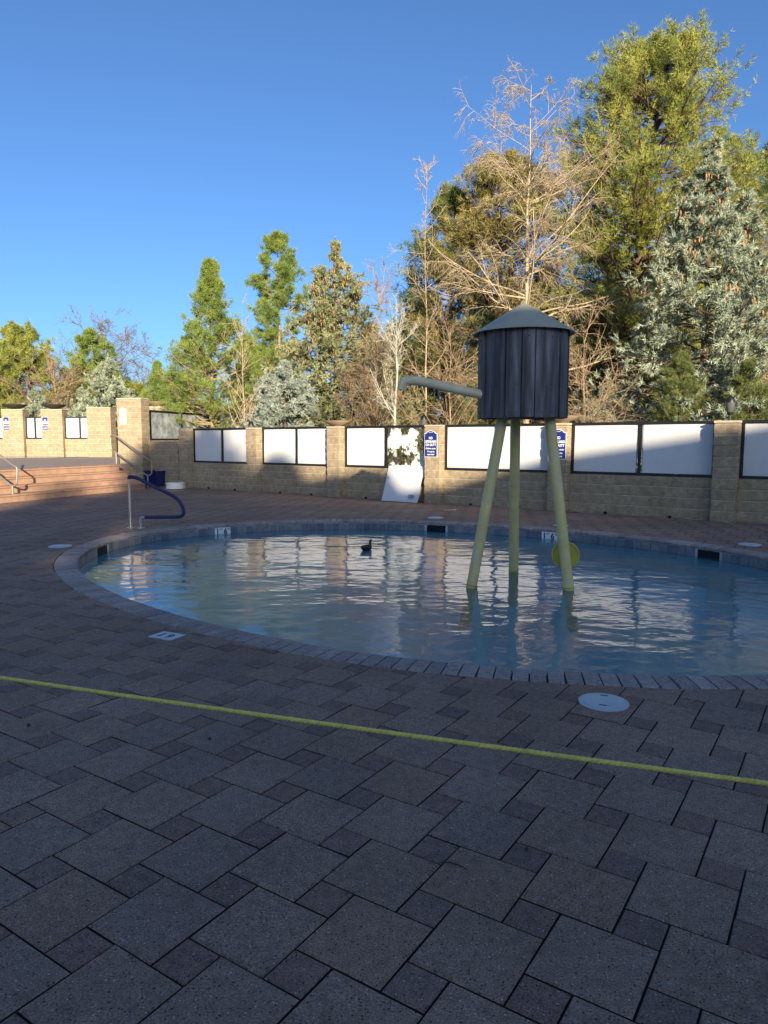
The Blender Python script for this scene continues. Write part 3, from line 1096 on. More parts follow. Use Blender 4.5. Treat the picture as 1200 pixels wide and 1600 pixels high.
# ------------------------------------------------------------------ blue bin and white lids
bn = empty('storage_bin', (-7.62, 23.72, 0), R(-30))
tag(bn, 'navy blue plastic bin tucked beside the end of the steps', 'bin')
mb = MB()
mb.add([(-.24, -.2, .01), (.24, -.2, .01), (.24, .2, .01), (-.24, .2, .01), (-.29, -.25, .52), (.29, -.25, .52), (.29, .25, .52), (-.29, .25, .52),
        (-.27, -.23, .52), (.27, -.23, .52), (.27, .23, .52), (-.27, .23, .52), (-.22, -.18, .04), (.22, -.18, .04), (.22, .18, .04), (-.22, .18, .04)],
       [(3, 2, 1, 0)] + [(i, (i + 1) % 4, 4 + (i + 1) % 4, 4 + i) for i in range(4)] + [(4 + i, 4 + (i + 1) % 4, 8 + (i + 1) % 4, 8 + i) for i in range(4)]
       + [(8 + i, 8 + (i + 1) % 4, 12 + (i + 1) % 4, 12 + i) for i in range(4)] + [(12, 13, 14, 15)])
mb.build('tub', M['navy'], bn)
mb = MB()
for (x0, x1, y0, y1) in ((-.31, .31, -.272, -.252), (-.31, .31, .252, .272), (-.312, -.292, -.252, .252), (.292, .312, -.252, .252)):
    mb.box(x0, x1, y0, y1, .475, .525)
mb.build('rim', M['navy'], bn)

for i in range(3):
    o = MB().lathe([(.22, 0), (.29, .004), (.305, .02), (.305, .04), (.285, .058), (.18, .062), (.0, .063)], 36, caps=True).build('deck_lid', M['white'], smooth=True, angle=35, loc=(-6.62 + .012 * (i % 2), 22.55 - .01 * i, .002 + .066 * i))
    tag(o, ['bottom white round lid of the stack against the pillar', 'middle white round lid of the stack against the pillar', 'top white round lid of the stack against the pillar'][i], 'lid', 'stacked white lids')

# ------------------------------------------------------------------ handrails
def path_tube(root, name, pts, r, mat, rad=.08, closed=False, n=12):
    return MB().tube(fillet(pts, rad, 7, closed), r, n, closed).build(name, mat, root, smooth=True, angle=50)

hr = empty('pool_handrail', (-4.46, 12.42, 0), R(-4))
tag(hr, 'steel pool handrail with a blue sleeve at the pool edge', 'handrail')
rr = .024
path_tube(hr, 'post', [(0, 0, 0), (0, 0, .84)], rr, M['steel'])
path_tube(hr, 'post', [(.20, -.04, 0), (.20, -.04, .19), (.30, -.045, .20)], rr, M['steel'], .07)
path_tube(hr, 'blue_sleeve', [(0, 0, .865), (0.005, 0, .905), (.13, -.012, .895), (.92, -.06, .52), (1.02, -.065, .215), (.28, -.045, .20)], .031, M['blue_foam'], .18)
MB().lathe([(.07, 0), (.07, .008), (.045, .020), (.026, .022)], 20).build('base_flange', M['steel'], hr, smooth=True, angle=40, loc=(0, 0, .002))
MB().lathe([(.07, 0), (.07, .008), (.045, .020), (.026, .022)], 20).build('base_flange', M['steel'], hr, smooth=True, angle=40, loc=(.20, -.04, .002))

def step_rail(base, label, mat, run=1.30, zup=UP_Z):
    a = math.atan2(STEP_N[1], STEP_N[0])
    root = empty('step_handrail', (base[0], base[1], 0), a)
    tag(root, label, 'handrail')
    # x runs up the steps
    loop = [(-.16, 0, .42), (-.20, 0, .88), (-.02, 0, .93), (run + .02, 0, .86 + zup + .10), (run + .20, 0, .84 + zup + .08), (run + .18, 0, .40 + zup + .04), (run, 0, .38 + zup), (.02, 0, .40)]
    path_tube(root, 'rail_loop', loop, .024, mat, .10, True)
    path_tube(root, 'post', [(0, 0, 0), (0, 0, .41)], .024, mat)
    path_tube(root, 'post', [(run - .02, 0, zup), (run - .02, 0, zup + .40)], .024, mat)
    return root
step_rail((-9.30, 17.75), 'tan metal step handrail cut off by the left edge of the picture', M['warm_steel'])
step_rail((-7.62, 22.9), 'tan metal step handrail beside the tall pier', M['warm_steel'])

# ------------------------------------------------------------------ deck lids and tile
def skimmer_lid(x, y, r, label):
    root = empty('skimmer_lid', (x, y, .002))
    tag(root, label, 'lid')
    MB().lathe([(r + .02, 0), (r + .02, .006), (r + .006, .009), (r + .004, .006)], 40, caps=True).build('ring', M['lid'], root, smooth=True, angle=30)
    MB().lathe([(r, .004), (r, .011), (r - .006, .013), (r * .5, .0145), (0.001, .015)], 40, caps=True).build('cover', M['lid'], root, smooth=True, angle=30)
    for q in (-1, 1):
        MB().box(-.022, .022, -.005, .005, .0125, .0155).build('grip_slot', M['hole'], root, loc=(q * r * .22, q * r * .62, 0), rot=(0, 0, R(-20)))
    return root
skimmer_lid(1.30, 4.07, .125, 'pale round lid on the paving in the foreground by the near pool edge')
skimmer_lid(5.42, 10.42, .14, 'round white lid at the right edge beyond the pool corner')
skimmer_lid(1.02, 14.05, .14, 'round white lid beyond the pool below the sign pillar')
skimmer_lid(-4.72, 10.25, .14, 'round white lid beside the left end of the pool')
skimmer_lid(3.20, 12.78, .12, 'small round lid behind the right tower leg')

dt = empty('depth_tile', (-1.72, 5.50, .003), R(-27))
tag(dt, 'pale square depth tile set in the paving near the pool edge', 'tile')
MB().bbox(-.115, .115, -.085, .085, -.004, .005, .002).build('tile_face', M['lid'], dt)
text('numeral', '1', .12, M['ink'], dt, (-.05, 0, .006), rot=(0, 0, R(180)), bold=.003)
text('numeral', '6', .12, M['ink'], dt, (.04, 0, .006), rot=(0, 0, R(180)), bold=.003)

# ------------------------------------------------------------------ water tower
TC = Vector((1.62, 8.42, 0))
TR = .505
tw = empty('water_tower', (TC.x, TC.y, FLOOR_Z))
tag(tw, 'toy water tower of dark blue planks on three yellow legs in the pool', 'water feature')
ZB, ZT = 1.80 - FLOOR_Z, 2.80 - FLOOR_Z
random.seed(5)
a = R(-90) + .07
widths = []
while sum(widths) < 2 * math.pi - .15:
    widths.append(random.choice((.25, .29, .33, .36)))
sc_ = 2 * math.pi / sum(widths)
widths = [w_ * sc_ for w_ in widths]
for i, w_ in enumerate(widths):
    r0 = TR + (.0 if i % 2 else .018)
    a0, a1 = a + .010, a + w_ - .010
    v = []
    zb, zt = ZB - random.uniform(0, .006), ZT
    nseg = 3
    for z in (zb, zb + .004, zt - .004, zt):
        ch = .003 if z in (zb, zt) else 0
        for k_ in range(nseg + 1):
            t = a0 + (a1 - a0) * k_ / nseg
            flat = (r0) * (1 - .35 * (1 - math.cos((a1 - a0) / 2)) * 0)
            v.append((math.cos(t) * (flat - ch), math.sin(t) * (flat - ch), z))
        for k_ in range(nseg, -1, -1):
            t = a0 + (a1 - a0) * k_ / nseg
            v.append((math.cos(t) * (r0 - .025), math.sin(t) * (r0 - .025), z))
    m = 2 * (nseg + 1)
    f = [list(range(m))[::-1], [3 * m + q for q in range(m)]]
    for k_ in range(3):
        for q in range(m):
            f.append([k_ * m + q, k_ * m + (q + 1) % m, (k_ + 1) * m + (q + 1) % m, (k_ + 1) * m + q])
    pk = link('plank', mesh_np('plank', v, f), M['plank'], tw)
    am = (a0 + a1) / 2
    bolts = MB()
    for zz in (zb + .055, zb + .36, zt - .12):
        if zz != zb + .36 or i % 2:
            for off in ((-.3, .3) if i % 2 else (0,)):
                t = am + off * (a1 - a0) * .8
                c_ = Vector((math.cos(t) * (r0 + .001), math.sin(t) * (r0 + .001), zz))
                bolts.tube([c_ - Vector((math.cos(t), math.sin(t), 0)) * .004, c_ + Vector((math.cos(t), math.sin(t), 0)) * .006], .009, 6)
    bolts.build('bolt_heads', M['plank'], pk)
    a += w_
MB().lathe([(TR - .02, ZB + .01), (TR - .02, ZB + .03)], 32).build('tank_floor', M['hole'], tw)
MB().lathe([(TR - .03, ZB + .03), (TR - .03, ZT)], 32).build('tank_core', M['hole'], tw)
rz0 = ZT - .025
MB().lathe([(.570, rz0 - .006), (.588, rz0 - .012), (.590, rz0 - .004), (.575, rz0 + .006), (.30, rz0 + .178), (.08, rz0 + .312), (.02, rz0 + .345), (.002, rz0 + .352)], 48, caps=False).build('cone_roof', M['roof_metal'], tw, smooth=True, angle=30)
legs = [((1.02, 8.16), (1.375, 8.30)), ((1.69, 9.14), (1.60, 8.72)), ((2.12, 8.02), (1.905, 8.25))]
for (bx, by), (tx, ty) in legs:
    zt = ZB + .02
    b0 = Vector((bx - TC.x, by - TC.y, WATER_Z - FLOOR_Z)); t0 = Vector((tx - TC.x, ty - TC.y, zt))
    d = (b0 - t0) / (t0.z - b0.z)
    foot = b0 + d * (b0.z)
    lg = MB().tube([foot, foot.lerp(t0, .5), t0], .062, 20).build('leg', M['leg_yellow'], tw, smooth=True, angle=50)
    MB().tube([b0 + (t0 - b0) * .006, b0 + (t0 - b0) * .016], .066, 20).build('collar', M['wheel_yellow'], lg, smooth=True, angle=40)
# spout
sp = [(-TR + .03, -.12, 2.065 - FLOOR_Z), (-.85, -.15, 2.14 - FLOOR_Z), (-1.24, -.18, 2.225 - FLOOR_Z), (-1.40, -.19, 2.22 - FLOOR_Z), (-1.42, -.19, 2.12 - FLOOR_Z)]
MB().tube(fillet(sp, .13, 8), .053, 20).build('spout_pipe', M['pipe'], tw, smooth=True, angle=50)
# hand wheel on the right leg, behind it
hw = MB()
prof = [(.0, -.01), (.135, -.012), (.140, -.030), (.156, -.030), (.160, .0), (.156, .030), (.140, .030), (.135, .012), (.0, .01)]
wv = hw.lathe([(max(r_, .001), z_) for r_, z_ in prof], 40)
o = hw.build('hand_wheel', M['wheel_yellow'], tw, smooth=True, angle=35, loc=(2.115 - TC.x, 8.16 - TC.y + .02, .235 - FLOOR_Z - .02), rot=(R(84), 0, R(-16)))
MB().tube([(0, 0, .0), (0, 0, .16)], .022, 12).build('axle', M['wheel_yellow'], o, smooth=True, angle=50)

# ------------------------------------------------------------------ duck
dk = empty('duck', (-.27, 10.98, WATER_Z), R(62)); dk.scale = (.70, .70, .70)
tag(dk, 'dark brown duck floating on the far side of the pool', 'duck')
# body: rings along x (heading +x)
secs = [(-.235, .085, .010, .012), (-.20, .080, .030, .022), (-.15, .062, .062, .045), (-.08, .052, .086, .066), (0, .046, .094, .074), (.07, .048, .084, .070), (.12, .056, .064, .060),
        (.150, .085, .040, .044), (.158, .120, .029, .032), (.158, .155, .025, .028), (.164, .180, .029, .031), (.180, .198, .029, .027), (.198, .200, .022, .020), (.210, .198, .011, .010)]
v, f = [], []
nr = 16
for si, (x, z, ry, rz_) in enumerate(secs):
    nxt = secs[min(si + 1, len(secs) - 1)]; prv = secs[max(si - 1, 0)]
    t = Vector((nxt[0] - prv[0], 0, nxt[1] - prv[1])).normalized()
    up = Vector((-t.z, 0, t.x))
    for k_ in range(nr):
        q = 2 * math.pi * k_ / nr
        p = Vector((x, 0, z)) + Vector((0, 1, 0)) * math.cos(q) * ry + up * math.sin(q) * rz_
        v.append(p)
for si in range(len(secs) - 1):
    for k_ in range(nr):
        f.append([si * nr + k_, si * nr + (k_ + 1) % nr, (si + 1) * nr + (k_ + 1) % nr, (si + 1) * nr + k_])
f.append(list(range(nr))[::-1]); f.append([(len(secs) - 1) * nr + k_ for k_ in range(nr)])
body = link('body', mesh_np('body', v, f, True), M['duck'], dk)
MB().add([(.200, -.014, .190), (.200, .014, .190), (.262, .013, .184), (.268, 0, .183), (.262, -.013, .184), (.203, -.010, .204), (.203, .010, .204), (.258, .010, .191), (.258, -.010, .191)],
         [(0, 4, 3, 2, 1), (5, 6, 7, 8), (0, 1, 6, 5), (1, 2, 7, 6), (4, 0, 5, 8), (2, 3, 7), (3, 8, 7), (3, 4, 8)]).build('bill', M['bill'], dk)
for s_ in (-1, 1):
    wv = []
    for k_ in range(9):
        t = k_ / 8
        x = .08 - .29 * t
        hgt = .045 * math.sin(math.pi * min(1, t * 1.05 + .05)) + .004
        y = s_ * (.088 * math.cos((t - .35) * 1.5))
        zc = .078 + .012 * t
        wv += [(x, y + s_ * .006, zc - hgt * .6), (x, y * .93 + s_ * .012, zc), (x, y * .78, zc + hgt * .6)]
    wf = []
    for k_ in range(8):
        for q in range(2):
            wf.append([k_ * 3 + q, k_ * 3 + q + 1, (k_ + 1) * 3 + q + 1, (k_ + 1) * 3 + q])
    link('wing', mesh_np('wing', wv, wf, True), M['duck'], dk)

# ------------------------------------------------------------------ garden lanterns behind the wall
def lantern(x, y, ztop, label):
    root = empty('garden_lantern', (x, y, -.045))
    tag(root, label, 'lamp')
    H_ = ztop
    root.scale = (.8, .8, 1)
    MB().lathe([(.06, 0), (.06, .05), (.03, .07), (.028, H_ - .40)], 14).build('lamp_post', M['black'], root, smooth=True, angle=40)
    MB().lathe([(.05, H_ - .40), (.07, H_ - .37), (.075, H_ - .34)], 16).build('socket', M['black'], root, smooth=True, angle=40)
    MB().lathe([(.082, H_ - .34), (.105, H_ - .24), (.105, H_ - .14)], 18).build('globe', M['lamp_glass'], root, smooth=True, angle=50)
    MB().lathe([(.115, H_ - .14), (.11, H_ - .10), (.075, H_ - .04), (.03, H_ - .012), (.012, H_)], 18).build('hood', M['black'], root, smooth=True, angle=50)
    return root
lantern(7.12, 14.75, 2.50, 'black garden lantern behind the rightmost visible pillar')
lantern(1.05, 18.9, 2.26, 'black garden lantern just left of the sign pillar above the wall')
lantern(-14.0, 35.2, 3.78, 'black garden lantern above the broad far pillar')
lantern(-4.2, 22.6, 2.18, 'black garden lantern beside the leftmost poolside windscreens')

# ------------------------------------------------------------------ yellow rope on two posts
rp0, rp1 = Vector((-2.3, 2.61, .925)), Vector((2.0, .25, .72))
pA, pB = Vector((-1.03, 1.90, .896)), Vector((.735, 1.36, .872))
dirv = (pB - pA)
e0 = pA - dirv * .8; e1 = pB + dirv * .8
rope = empty('caution_rope', (e0.x, e0.y, 0))
tag(rope, 'taut yellow twisted rope strung across the foreground', 'rope')
NR = 700
ctr = []
for i in range(NR + 1):
    t = i / NR
    p = e0.lerp(e1, t)
    p = p + Vector((0, 0, -.022 * (1 - (2 * t - 1) ** 2) + .0165))
    ctr.append(p)
L_ = (e1 - e0).length
tdir = (e1 - e0).normalized()
s1 = tdir.cross(Vector((0, 0, 1))).normalized(); s2 = s1.cross(tdir).normalized()
for st in range(3):
    pts = []
    for i, p in enumerate(ctr):
        ph = 2 * math.pi * (i / NR * L_ / .036) + st * 2 * math.pi / 3
        pts.append(p + (s1 * math.cos(ph) + s2 * math.sin(ph)) * .0026 - Vector((e0.x, e0.y, 0)))
    MB().tube(pts, .0033, 7).build('strand', M['rope'], rope, smooth=True)
for p, lab in ((e0, 'slim black rope post left of the picture'), (e1, 'slim black rope post right of the picture')):
    o = empty('rope_post', (p.x, p.y, .002))
    tag(o, lab, 'post')
    MB().lathe([(.14, 0), (.14, .015), (.03, .03), (.018, .05), (.018, p.z + .05), (.026, p.z + .06), (.001, p.z + .09)], 18).build('stanchion', M['black'], o, smooth=True, angle=40)

# small litter on the far paving
o = MB().add([(0, 0, 0), (.16, .02, .004), (.30, .01, .012), (.27, .06, .02), (.13, .07, .006), (.02, .05, .003)], [(0, 1, 4, 5), (1, 2, 3, 4)]).build('dry_leaf', M['white'], loc=(1.30, 15.55, .006), rot=(0, 0, R(-15)))
tag(o, 'small pale scrap lying on the far paving below the sign pillar', 'scrap')

M['twig'] = simple('dry dark twig', (.06, .045, .03), .9, var=.3)
o = MB().tube([(-.05, 0, .004), (-.015, .006, .006), (.02, .002, .005), (.055, -.012, .004)], [.0022, .0028, .0024, .0015], 6).build('dry_twig', M['twig'], loc=(.255, 2.45, .002), rot=(0, 0, R(-20)))
tag(o, 'thin dark curved twig lying on a large paver in the foreground', 'twig')
for (x, y, r_, lab) in ((-.905, 3.545, .008, 'small dark seed cone on the paving below the left half of the rope'), (.54, 2.545, .008, 'small dark seed cone on the right foreground paving'), (-1.93, 3.72, .009, 'small dark seed cone on the paving near the left edge')):
    o = MB().lathe([(.002, 0), (r_ * .8, .003), (r_, r_ * .8), (r_ * .7, r_ * 1.5), (.001, r_ * 1.9)], 9).build('seed_cone', M['twig'], smooth=True, loc=(x, y, .001))
    tag(o, lab, 'cone')

# ------------------------------------------------------------------ trees
def norm(a): return a / np.maximum(np.linalg.norm(a, axis=-1, keepdims=True), 1e-9)
def perp(d, r_):
    q = r_.normal(size=d.shape)
    q -= (q * d).sum(-1, keepdims=True) * d
    return norm(q)

def tubes_np(P, Rr, sides):
    """P (N,k,3) centre lines, Rr (N,k)"""
    N, k_, _ = P.shape
    T = np.empty_like(P)
    T[:, 1:-1] = P[:, 2:] - P[:, :-2]; T[:, 0] = P[:, 1] - P[:, 0]; T[:, -1] = P[:, -1] - P[:, -2]
    T = norm(T)
    ref = np.where(np.abs(T[..., 2:3]) > .9, np.array([1., 0, 0]), np.array([0, 0, 1.]))
    u = norm(np.cross(T, ref)); w = np.cross(T, u)
    a = np.arange(sides) * 2 * np.pi / sides
    V = P[:, :, None, :] + Rr[:, :, None, None] * (u[:, :, None, :] * np.cos(a)[None, None, :, None] + w[:, :, None, :] * np.sin(a)[None, None, :, None])
    V = V.reshape(-1, 3)
    base = (np.arange(N) * k_ * sides)[:, None, None]
    i = np.arange(k_ - 1)[None, :, None] * sides
    s0 = np.arange(sides)[None, None, :]; s1_ = (np.arange(sides) + 1) % sides
    s1_ = s1_[None, None, :]
    F = np.stack([base + i + s0, base + i + s1_, base + i + sides + s1_, base + i + sides + s0], -1).reshape(-1, 4)
    return V, F

def join_np(parts):
    vs_, fs_, b = [], [], 0
    for v, f in parts:
        vs_.append(v); fs_.append(f + b); b += len(v)
    return np.vstack(vs_), np.vstack(fs_)

def grow(P, Rr, n_, tlo, thi, ang, length, k_, grav, jit, r_, rfac=.5, taper=.25, lenfall=.5, angj=.25, rmin=.0035):
    """children of every path in P; length array per parent or scalar"""
    N, kp, _ = P.shape
    idx = np.repeat(np.arange(N), n_)
    t = r_.uniform(tlo, thi, len(idx))
    x = t * (kp - 1); i0 = np.minimum(x.astype(int), kp - 2); fr = (x - i0)[:, None]
    pos = P[idx, i0] * (1 - fr) + P[idx, i0 + 1] * fr
    rad = Rr[idx, i0] * (1 - fr[:, 0]) + Rr[idx, i0 + 1] * fr[:, 0]
    tan = norm(P[idx, i0 + 1] - P[idx, i0])
    pr_ = perp(tan, r_)
    an = ang + r_.normal(0, angj, len(idx))
    d = norm(tan * np.cos(an)[:, None] + pr_ * np.sin(an)[:, None])
    Ln = (np.broadcast_to(length, (N,))[idx]) * (1 - lenfall * t) * r_.uniform(.6, 1.15, len(idx))
    out = np.empty((len(idx), k_, 3)); out[:, 0] = pos
    st = Ln / (k_ - 1)
    for j in range(1, k_):
        d = norm(d + np.array([0, 0, grav]) / (k_ - 1) + r_.normal(0, jit, d.shape))
        out[:, j] = out[:, j - 1] + d * st[:, None]
    R0 = np.maximum(rad * rfac, rmin)
    RR = R0[:, None] * np.linspace(1, taper, k_)[None, :]
    return out, RR, Ln

def tufts(C, D, L_, Wd, smin, smax, n_, r_, back=0.0):
    """n_ needle triangles at every centre, fanned about D"""
    N = len(C)
    Dn = np.repeat(norm(D), n_, 0); Cn = np.repeat(C, n_, 0)
    pq = perp(Dn, r_)
    an = r_.uniform(smin, smax, len(Dn))[:, None]
    nd = Dn * np.cos(an) + pq * np.sin(an)
    side = norm(np.cross(nd, r_.normal(size=nd.shape)))
    ln = (L_ * r_.uniform(.7, 1.2, len(Dn)))[:, None]
    Cn = Cn - Dn * (back * r_.uniform(0, 1, len(Dn)))[:, None]
    a_ = Cn + nd * ln * .12 - side * Wd * .5; b_ = Cn + nd * ln * .12 + side * Wd * .5
    V = np.stack([a_, Cn + nd * ln, b_], 1).reshape(-1, 3)
    F = np.arange(len(V)).reshape(-1, 3)
    return V, F

M['bark_pine'] = bark_mat('pine bark', (.055, .036, .024, 1), (.20, .13, .085, 1))
M['bark_pale'] = bark_mat('pale birch bark', (.30, .22, .125, 1), (.54, .43, .28, 1), 9, .3)
M['bark_aspen'] = bark_mat('aspen bark', (.34, .32, .25, 1), (.60, .57, .46, 1), 9, .3)
M['bark_grey'] = bark_mat('grey oak bark', (.12, .10, .085, 1), (.28, .24, .20, 1), 9, .3)
M['bark_tan'] = bark_mat('tan twig bark', (.22, .15, .085, 1), (.42, .31, .19, 1), 9, .3)
M['bark_shrub'] = bark_mat('brown twig bark', (.13, .085, .050, 1), (.27, .19, .115, 1), 9, .3)
M['needle'] = leaf_mat('ponderosa needles', (0.132, 0.180, 0.039, 1), (0.276, 0.301, 0.062, 1), (0.420, 0.397, 0.087, 1), .12)
M['needle_dark'] = leaf_mat('dark pine needles', (0.079, 0.119, 0.037, 1), (0.163, 0.196, 0.058, 1), (0.289, 0.289, 0.084, 1), .12)
M['needle_green'] = leaf_mat('young pine needles', (0.121, 0.186, 0.036, 1), (0.203, 0.273, 0.057, 1), (0.304, 0.345, 0.074, 1), .12)
M['needle_olive'] = leaf_mat('olive pine needles', (0.157, 0.147, 0.046, 1), (0.273, 0.231, 0.070, 1), (0.377, 0.304, 0.095, 1), .12)
M['spruce'] = leaf_mat('blue spruce needles', (0.197, 0.244, 0.163, 1), (0.337, 0.383, 0.268, 1), (0.511, 0.558, 0.407, 1), .12)
M['spruce_blue'] = leaf_mat('frosty spruce needles', (0.217, 0.257, 0.209, 1), (0.342, 0.387, 0.319, 1), (0.466, 0.513, 0.419, 1), .12)
M['spruce_olive'] = leaf_mat('olive spruce needles', (0.165, 0.187, 0.087, 1), (0.284, 0.296, 0.143, 1), (0.414, 0.414, 0.218, 1), .12)

def trunk_path(H_, lean, r_, k_=12, wob=.06):
    t = np.linspace(0, 1, k_)
    P = np.zeros((1, k_, 3))
    P[0, :, 0] = lean[0] * t ** 1.3 + np.cumsum(r_.normal(0, wob, k_)) * t * .6
    P[0, :, 1] = lean[1] * t ** 1.3 + np.cumsum(r_.normal(0, wob, k_)) * t * .6
    P[0, :, 2] = H_ * t
    return P

def at_height(P, z):
    return np.stack([np.interp(z, P[0, :, 2], P[0, :, 0]), np.interp(z, P[0, :, 2], P[0, :, 1]), z], -1)

def pine(name, loc, label, cat, H_, prof, h0, nbr, nsub, mat, seed, r0=.22, lean=(0, 0), needle=.22, nn=11, group=None, rise=.35, wid=.014, clump=1.0, sub2=3, bark='bark_pine'):
    """prof: list of (fraction of crown height, radius)"""
    r_ = np.random.default_rng(seed)
    root = empty(name, (loc[0], loc[1], -.05))
    tag(root, label, cat, group)
    T = trunk_path(H_, lean, r_)
    RT = (r0 * (1 - np.linspace(0, 1, T.shape[1]) * .93))[None]
    h = h0 + (H_ - h0) * r_.uniform(0, 1, nbr) ** .9
    u = (h - h0) / (H_ - h0)
    rad = np.interp(u, [p[0] for p in prof], [p[1] for p in prof]) * r_.uniform(.62, 1.08, nbr)
    az = r_.uniform(0, 2 * np.pi, nbr)
    pos = at_height(T, h)
    el = rise * (u - .25) + r_.normal(0, .12, nbr)
    k_ = 6
    P = np.empty((nbr, k_, 3)); P[:, 0] = pos
    d = np.stack([np.cos(az) * np.cos(el), np.sin(az) * np.cos(el), np.sin(el)], -1)
    for j in range(1, k_):
        d = norm(d + np.array([0, 0, .10]) + r_.normal(0, .07, d.shape))
        P[:, j] = P[:, j - 1] + d * (rad / (k_ - 1))[:, None]
    RB = (np.clip(rad * .016, .008, .07))[:, None] * np.linspace(1, .25, k_)[None]
    S, RS, _ = grow(P, RB, nsub, .30, 1.0, .75, np.clip(rad * .36, .22, 1.0) * clump, 4, .35, .10, r_, .55, lenfall=.25)
    S2, RS2, _ = grow(S, RS, sub2, .25, 1.0, .7, .28 * clump, 3, .35, .1, r_, .6, lenfall=.2)
    # needles at the ends
    cs = [S2[:, -1], S2[:, 1], S[:, -1], S[:, 2], P[:, -1]]
    ds = [S2[:, -1] - S2[:, -2], S2[:, -1] - S2[:, 0], S[:, -1] - S[:, -2], S[:, -1] - S[:, 1], P[:, -1] - P[:, -2]]
    C = np.vstack(cs); D = np.vstack(ds) + np.array([0, 0, .02])
    # leader
    tz = np.linspace(H_ * .93, H_, 7)
    C = np.vstack([C, at_height(T, tz)]); D = np.vstack([D, np.tile([0, 0, 1.], (7, 1))])
    v, f = tufts(C, D, needle, wid, .25, 1.25, nn, r_)
    cr = link('crown', mesh_np('crown', v, f), mat, root)
    v, f = join_np([tubes_np(T, RT, 10), tubes_np(P, RB, 5), tubes_np(S, RS, 3)])
    link('trunk', mesh_np('trunk', v, f, True), M[bark], root)
    return root

def spruce(name, loc, label, H_, Rb, mat, seed, cones=0, h0=.15, nn=9, dens=1.0, group=None, cone_from=.55, shoot=.12, wid=.017, pw=.66):
    r_ = np.random.default_rng(seed)
    root = empty(name, (loc[0], loc[1], -.05))
    tag(root, label, 'tree', group)
    T = trunk_path(H_, (0, 0), r_, wob=.015)
    RT = (.018 * H_ * (1 - np.linspace(0, 1, T.shape[1]) * .95))[None]
    nbr = int(24 * H_ * dens)
    u = r_.uniform(0, 1, nbr) ** 1.25
    h = h0 + (H_ * .97 - h0) * u
    rad = Rb * (1 - u) ** pw * r_.uniform(.66, 1.08, nbr) * np.clip((1 - u) * 6, .25, 1) + .10
    az = r_.uniform(0, 2 * np.pi, nbr)
    el = .55 * u - .12 + r_.normal(0, .10, nbr)
    k_ = 7
    P = np.empty((nbr, k_, 3)); P[:, 0] = at_height(T, h)
    d = np.stack([np.cos(az) * np.cos(el), np.sin(az) * np.cos(el), np.sin(el)], -1)
    for j in range(1, k_):
        d = norm(d + np.array([0, 0, -.10 + .055 * j]) + r_.normal(0, .045, d.shape))
        P[:, j] = P[:, j - 1] + d * (rad / (k_ - 1))[:, None]
    RB = (np.clip(rad * .012, .005, .035))[:, None] * np.linspace(1, .25, k_)[None]
    S, RS, _ = grow(P, RB, 9, .22, 1.0, .85, np.clip(rad * .34, .10, .62), 4, -.12, .06, r_, .5, lenfall=.45)
    S2, RS2, _ = grow(S, RS, 3, .2, 1.0, .7, np.clip(np.repeat(rad, 9) * .14, .08, .22), 3, .05, .05, r_, .6, lenfall=.2)
    C = np.vstack([S[:, -1], S[:, 2], S[:, 1], S2[:, -1], S2[:, 1], P[:, -1], P[:, -2], P[:, 3]])
    D = np.vstack([S[:, -1] - S[:, -2], S[:, 2] - S[:, 1], S[:, 2] - S[:, 1], S2[:, -1] - S2[:, -2], S2[:, -1] - S2[:, 0], P[:, -1] - P[:, -2], P[:, -1] - P[:, -2], P[:, 4] - P[:, 3]])
    tz = np.linspace(H_ * .80, H_, 22)
    C = np.vstack([C, at_height(T, tz)]); D = np.vstack([D, np.tile([0, 0, 1.], (22, 1)) + r_.normal(0, .15, (22, 3))])
    v, f = tufts(C, D, shoot, wid, .10, 1.05, nn, r_, back=.09)
    link('crown', mesh_np('crown', v, f), mat, root)
    v, f = join_np([tubes_np(T, RT, 8), tubes_np(P, RB, 4)])
    link('trunk', mesh_np('trunk', v, f, True), M['bark_pine'], root)
    if cones:
        sel = np.where(u > cone_from)[0]
        w_ = r_.choice(sel, cones)
        jj = r_.integers(4, k_, cones)
        cp = P[w_, jj] + r_.normal(0, .05, (cones, 3)) + np.array([0, 0, -.03])
        L0 = r_.uniform(.11, .17, cones)
        prof_t = np.array([0, .25, .6, 1.0]); prof_r = np.array([.35, 1.0, .85, .15])
        CP = cp[:, None, :] - np.array([0, 0, 1.])[None, None, :] * (prof_t[None, :, None] * L0[:, None, None])
        CP[:, :, :2] += r_.normal(0, .012, (cones, 1, 2)) * prof_t[None, :, None]
        CR = np.broadcast_to(prof_r * .030, (cones, 4))
        v, f = tubes_np(CP, CR, 6)
        o = link('cones', mesh_np('cones', v, f, True), M['cone'], root)
        o['kind'] = 'stuff'
    return root

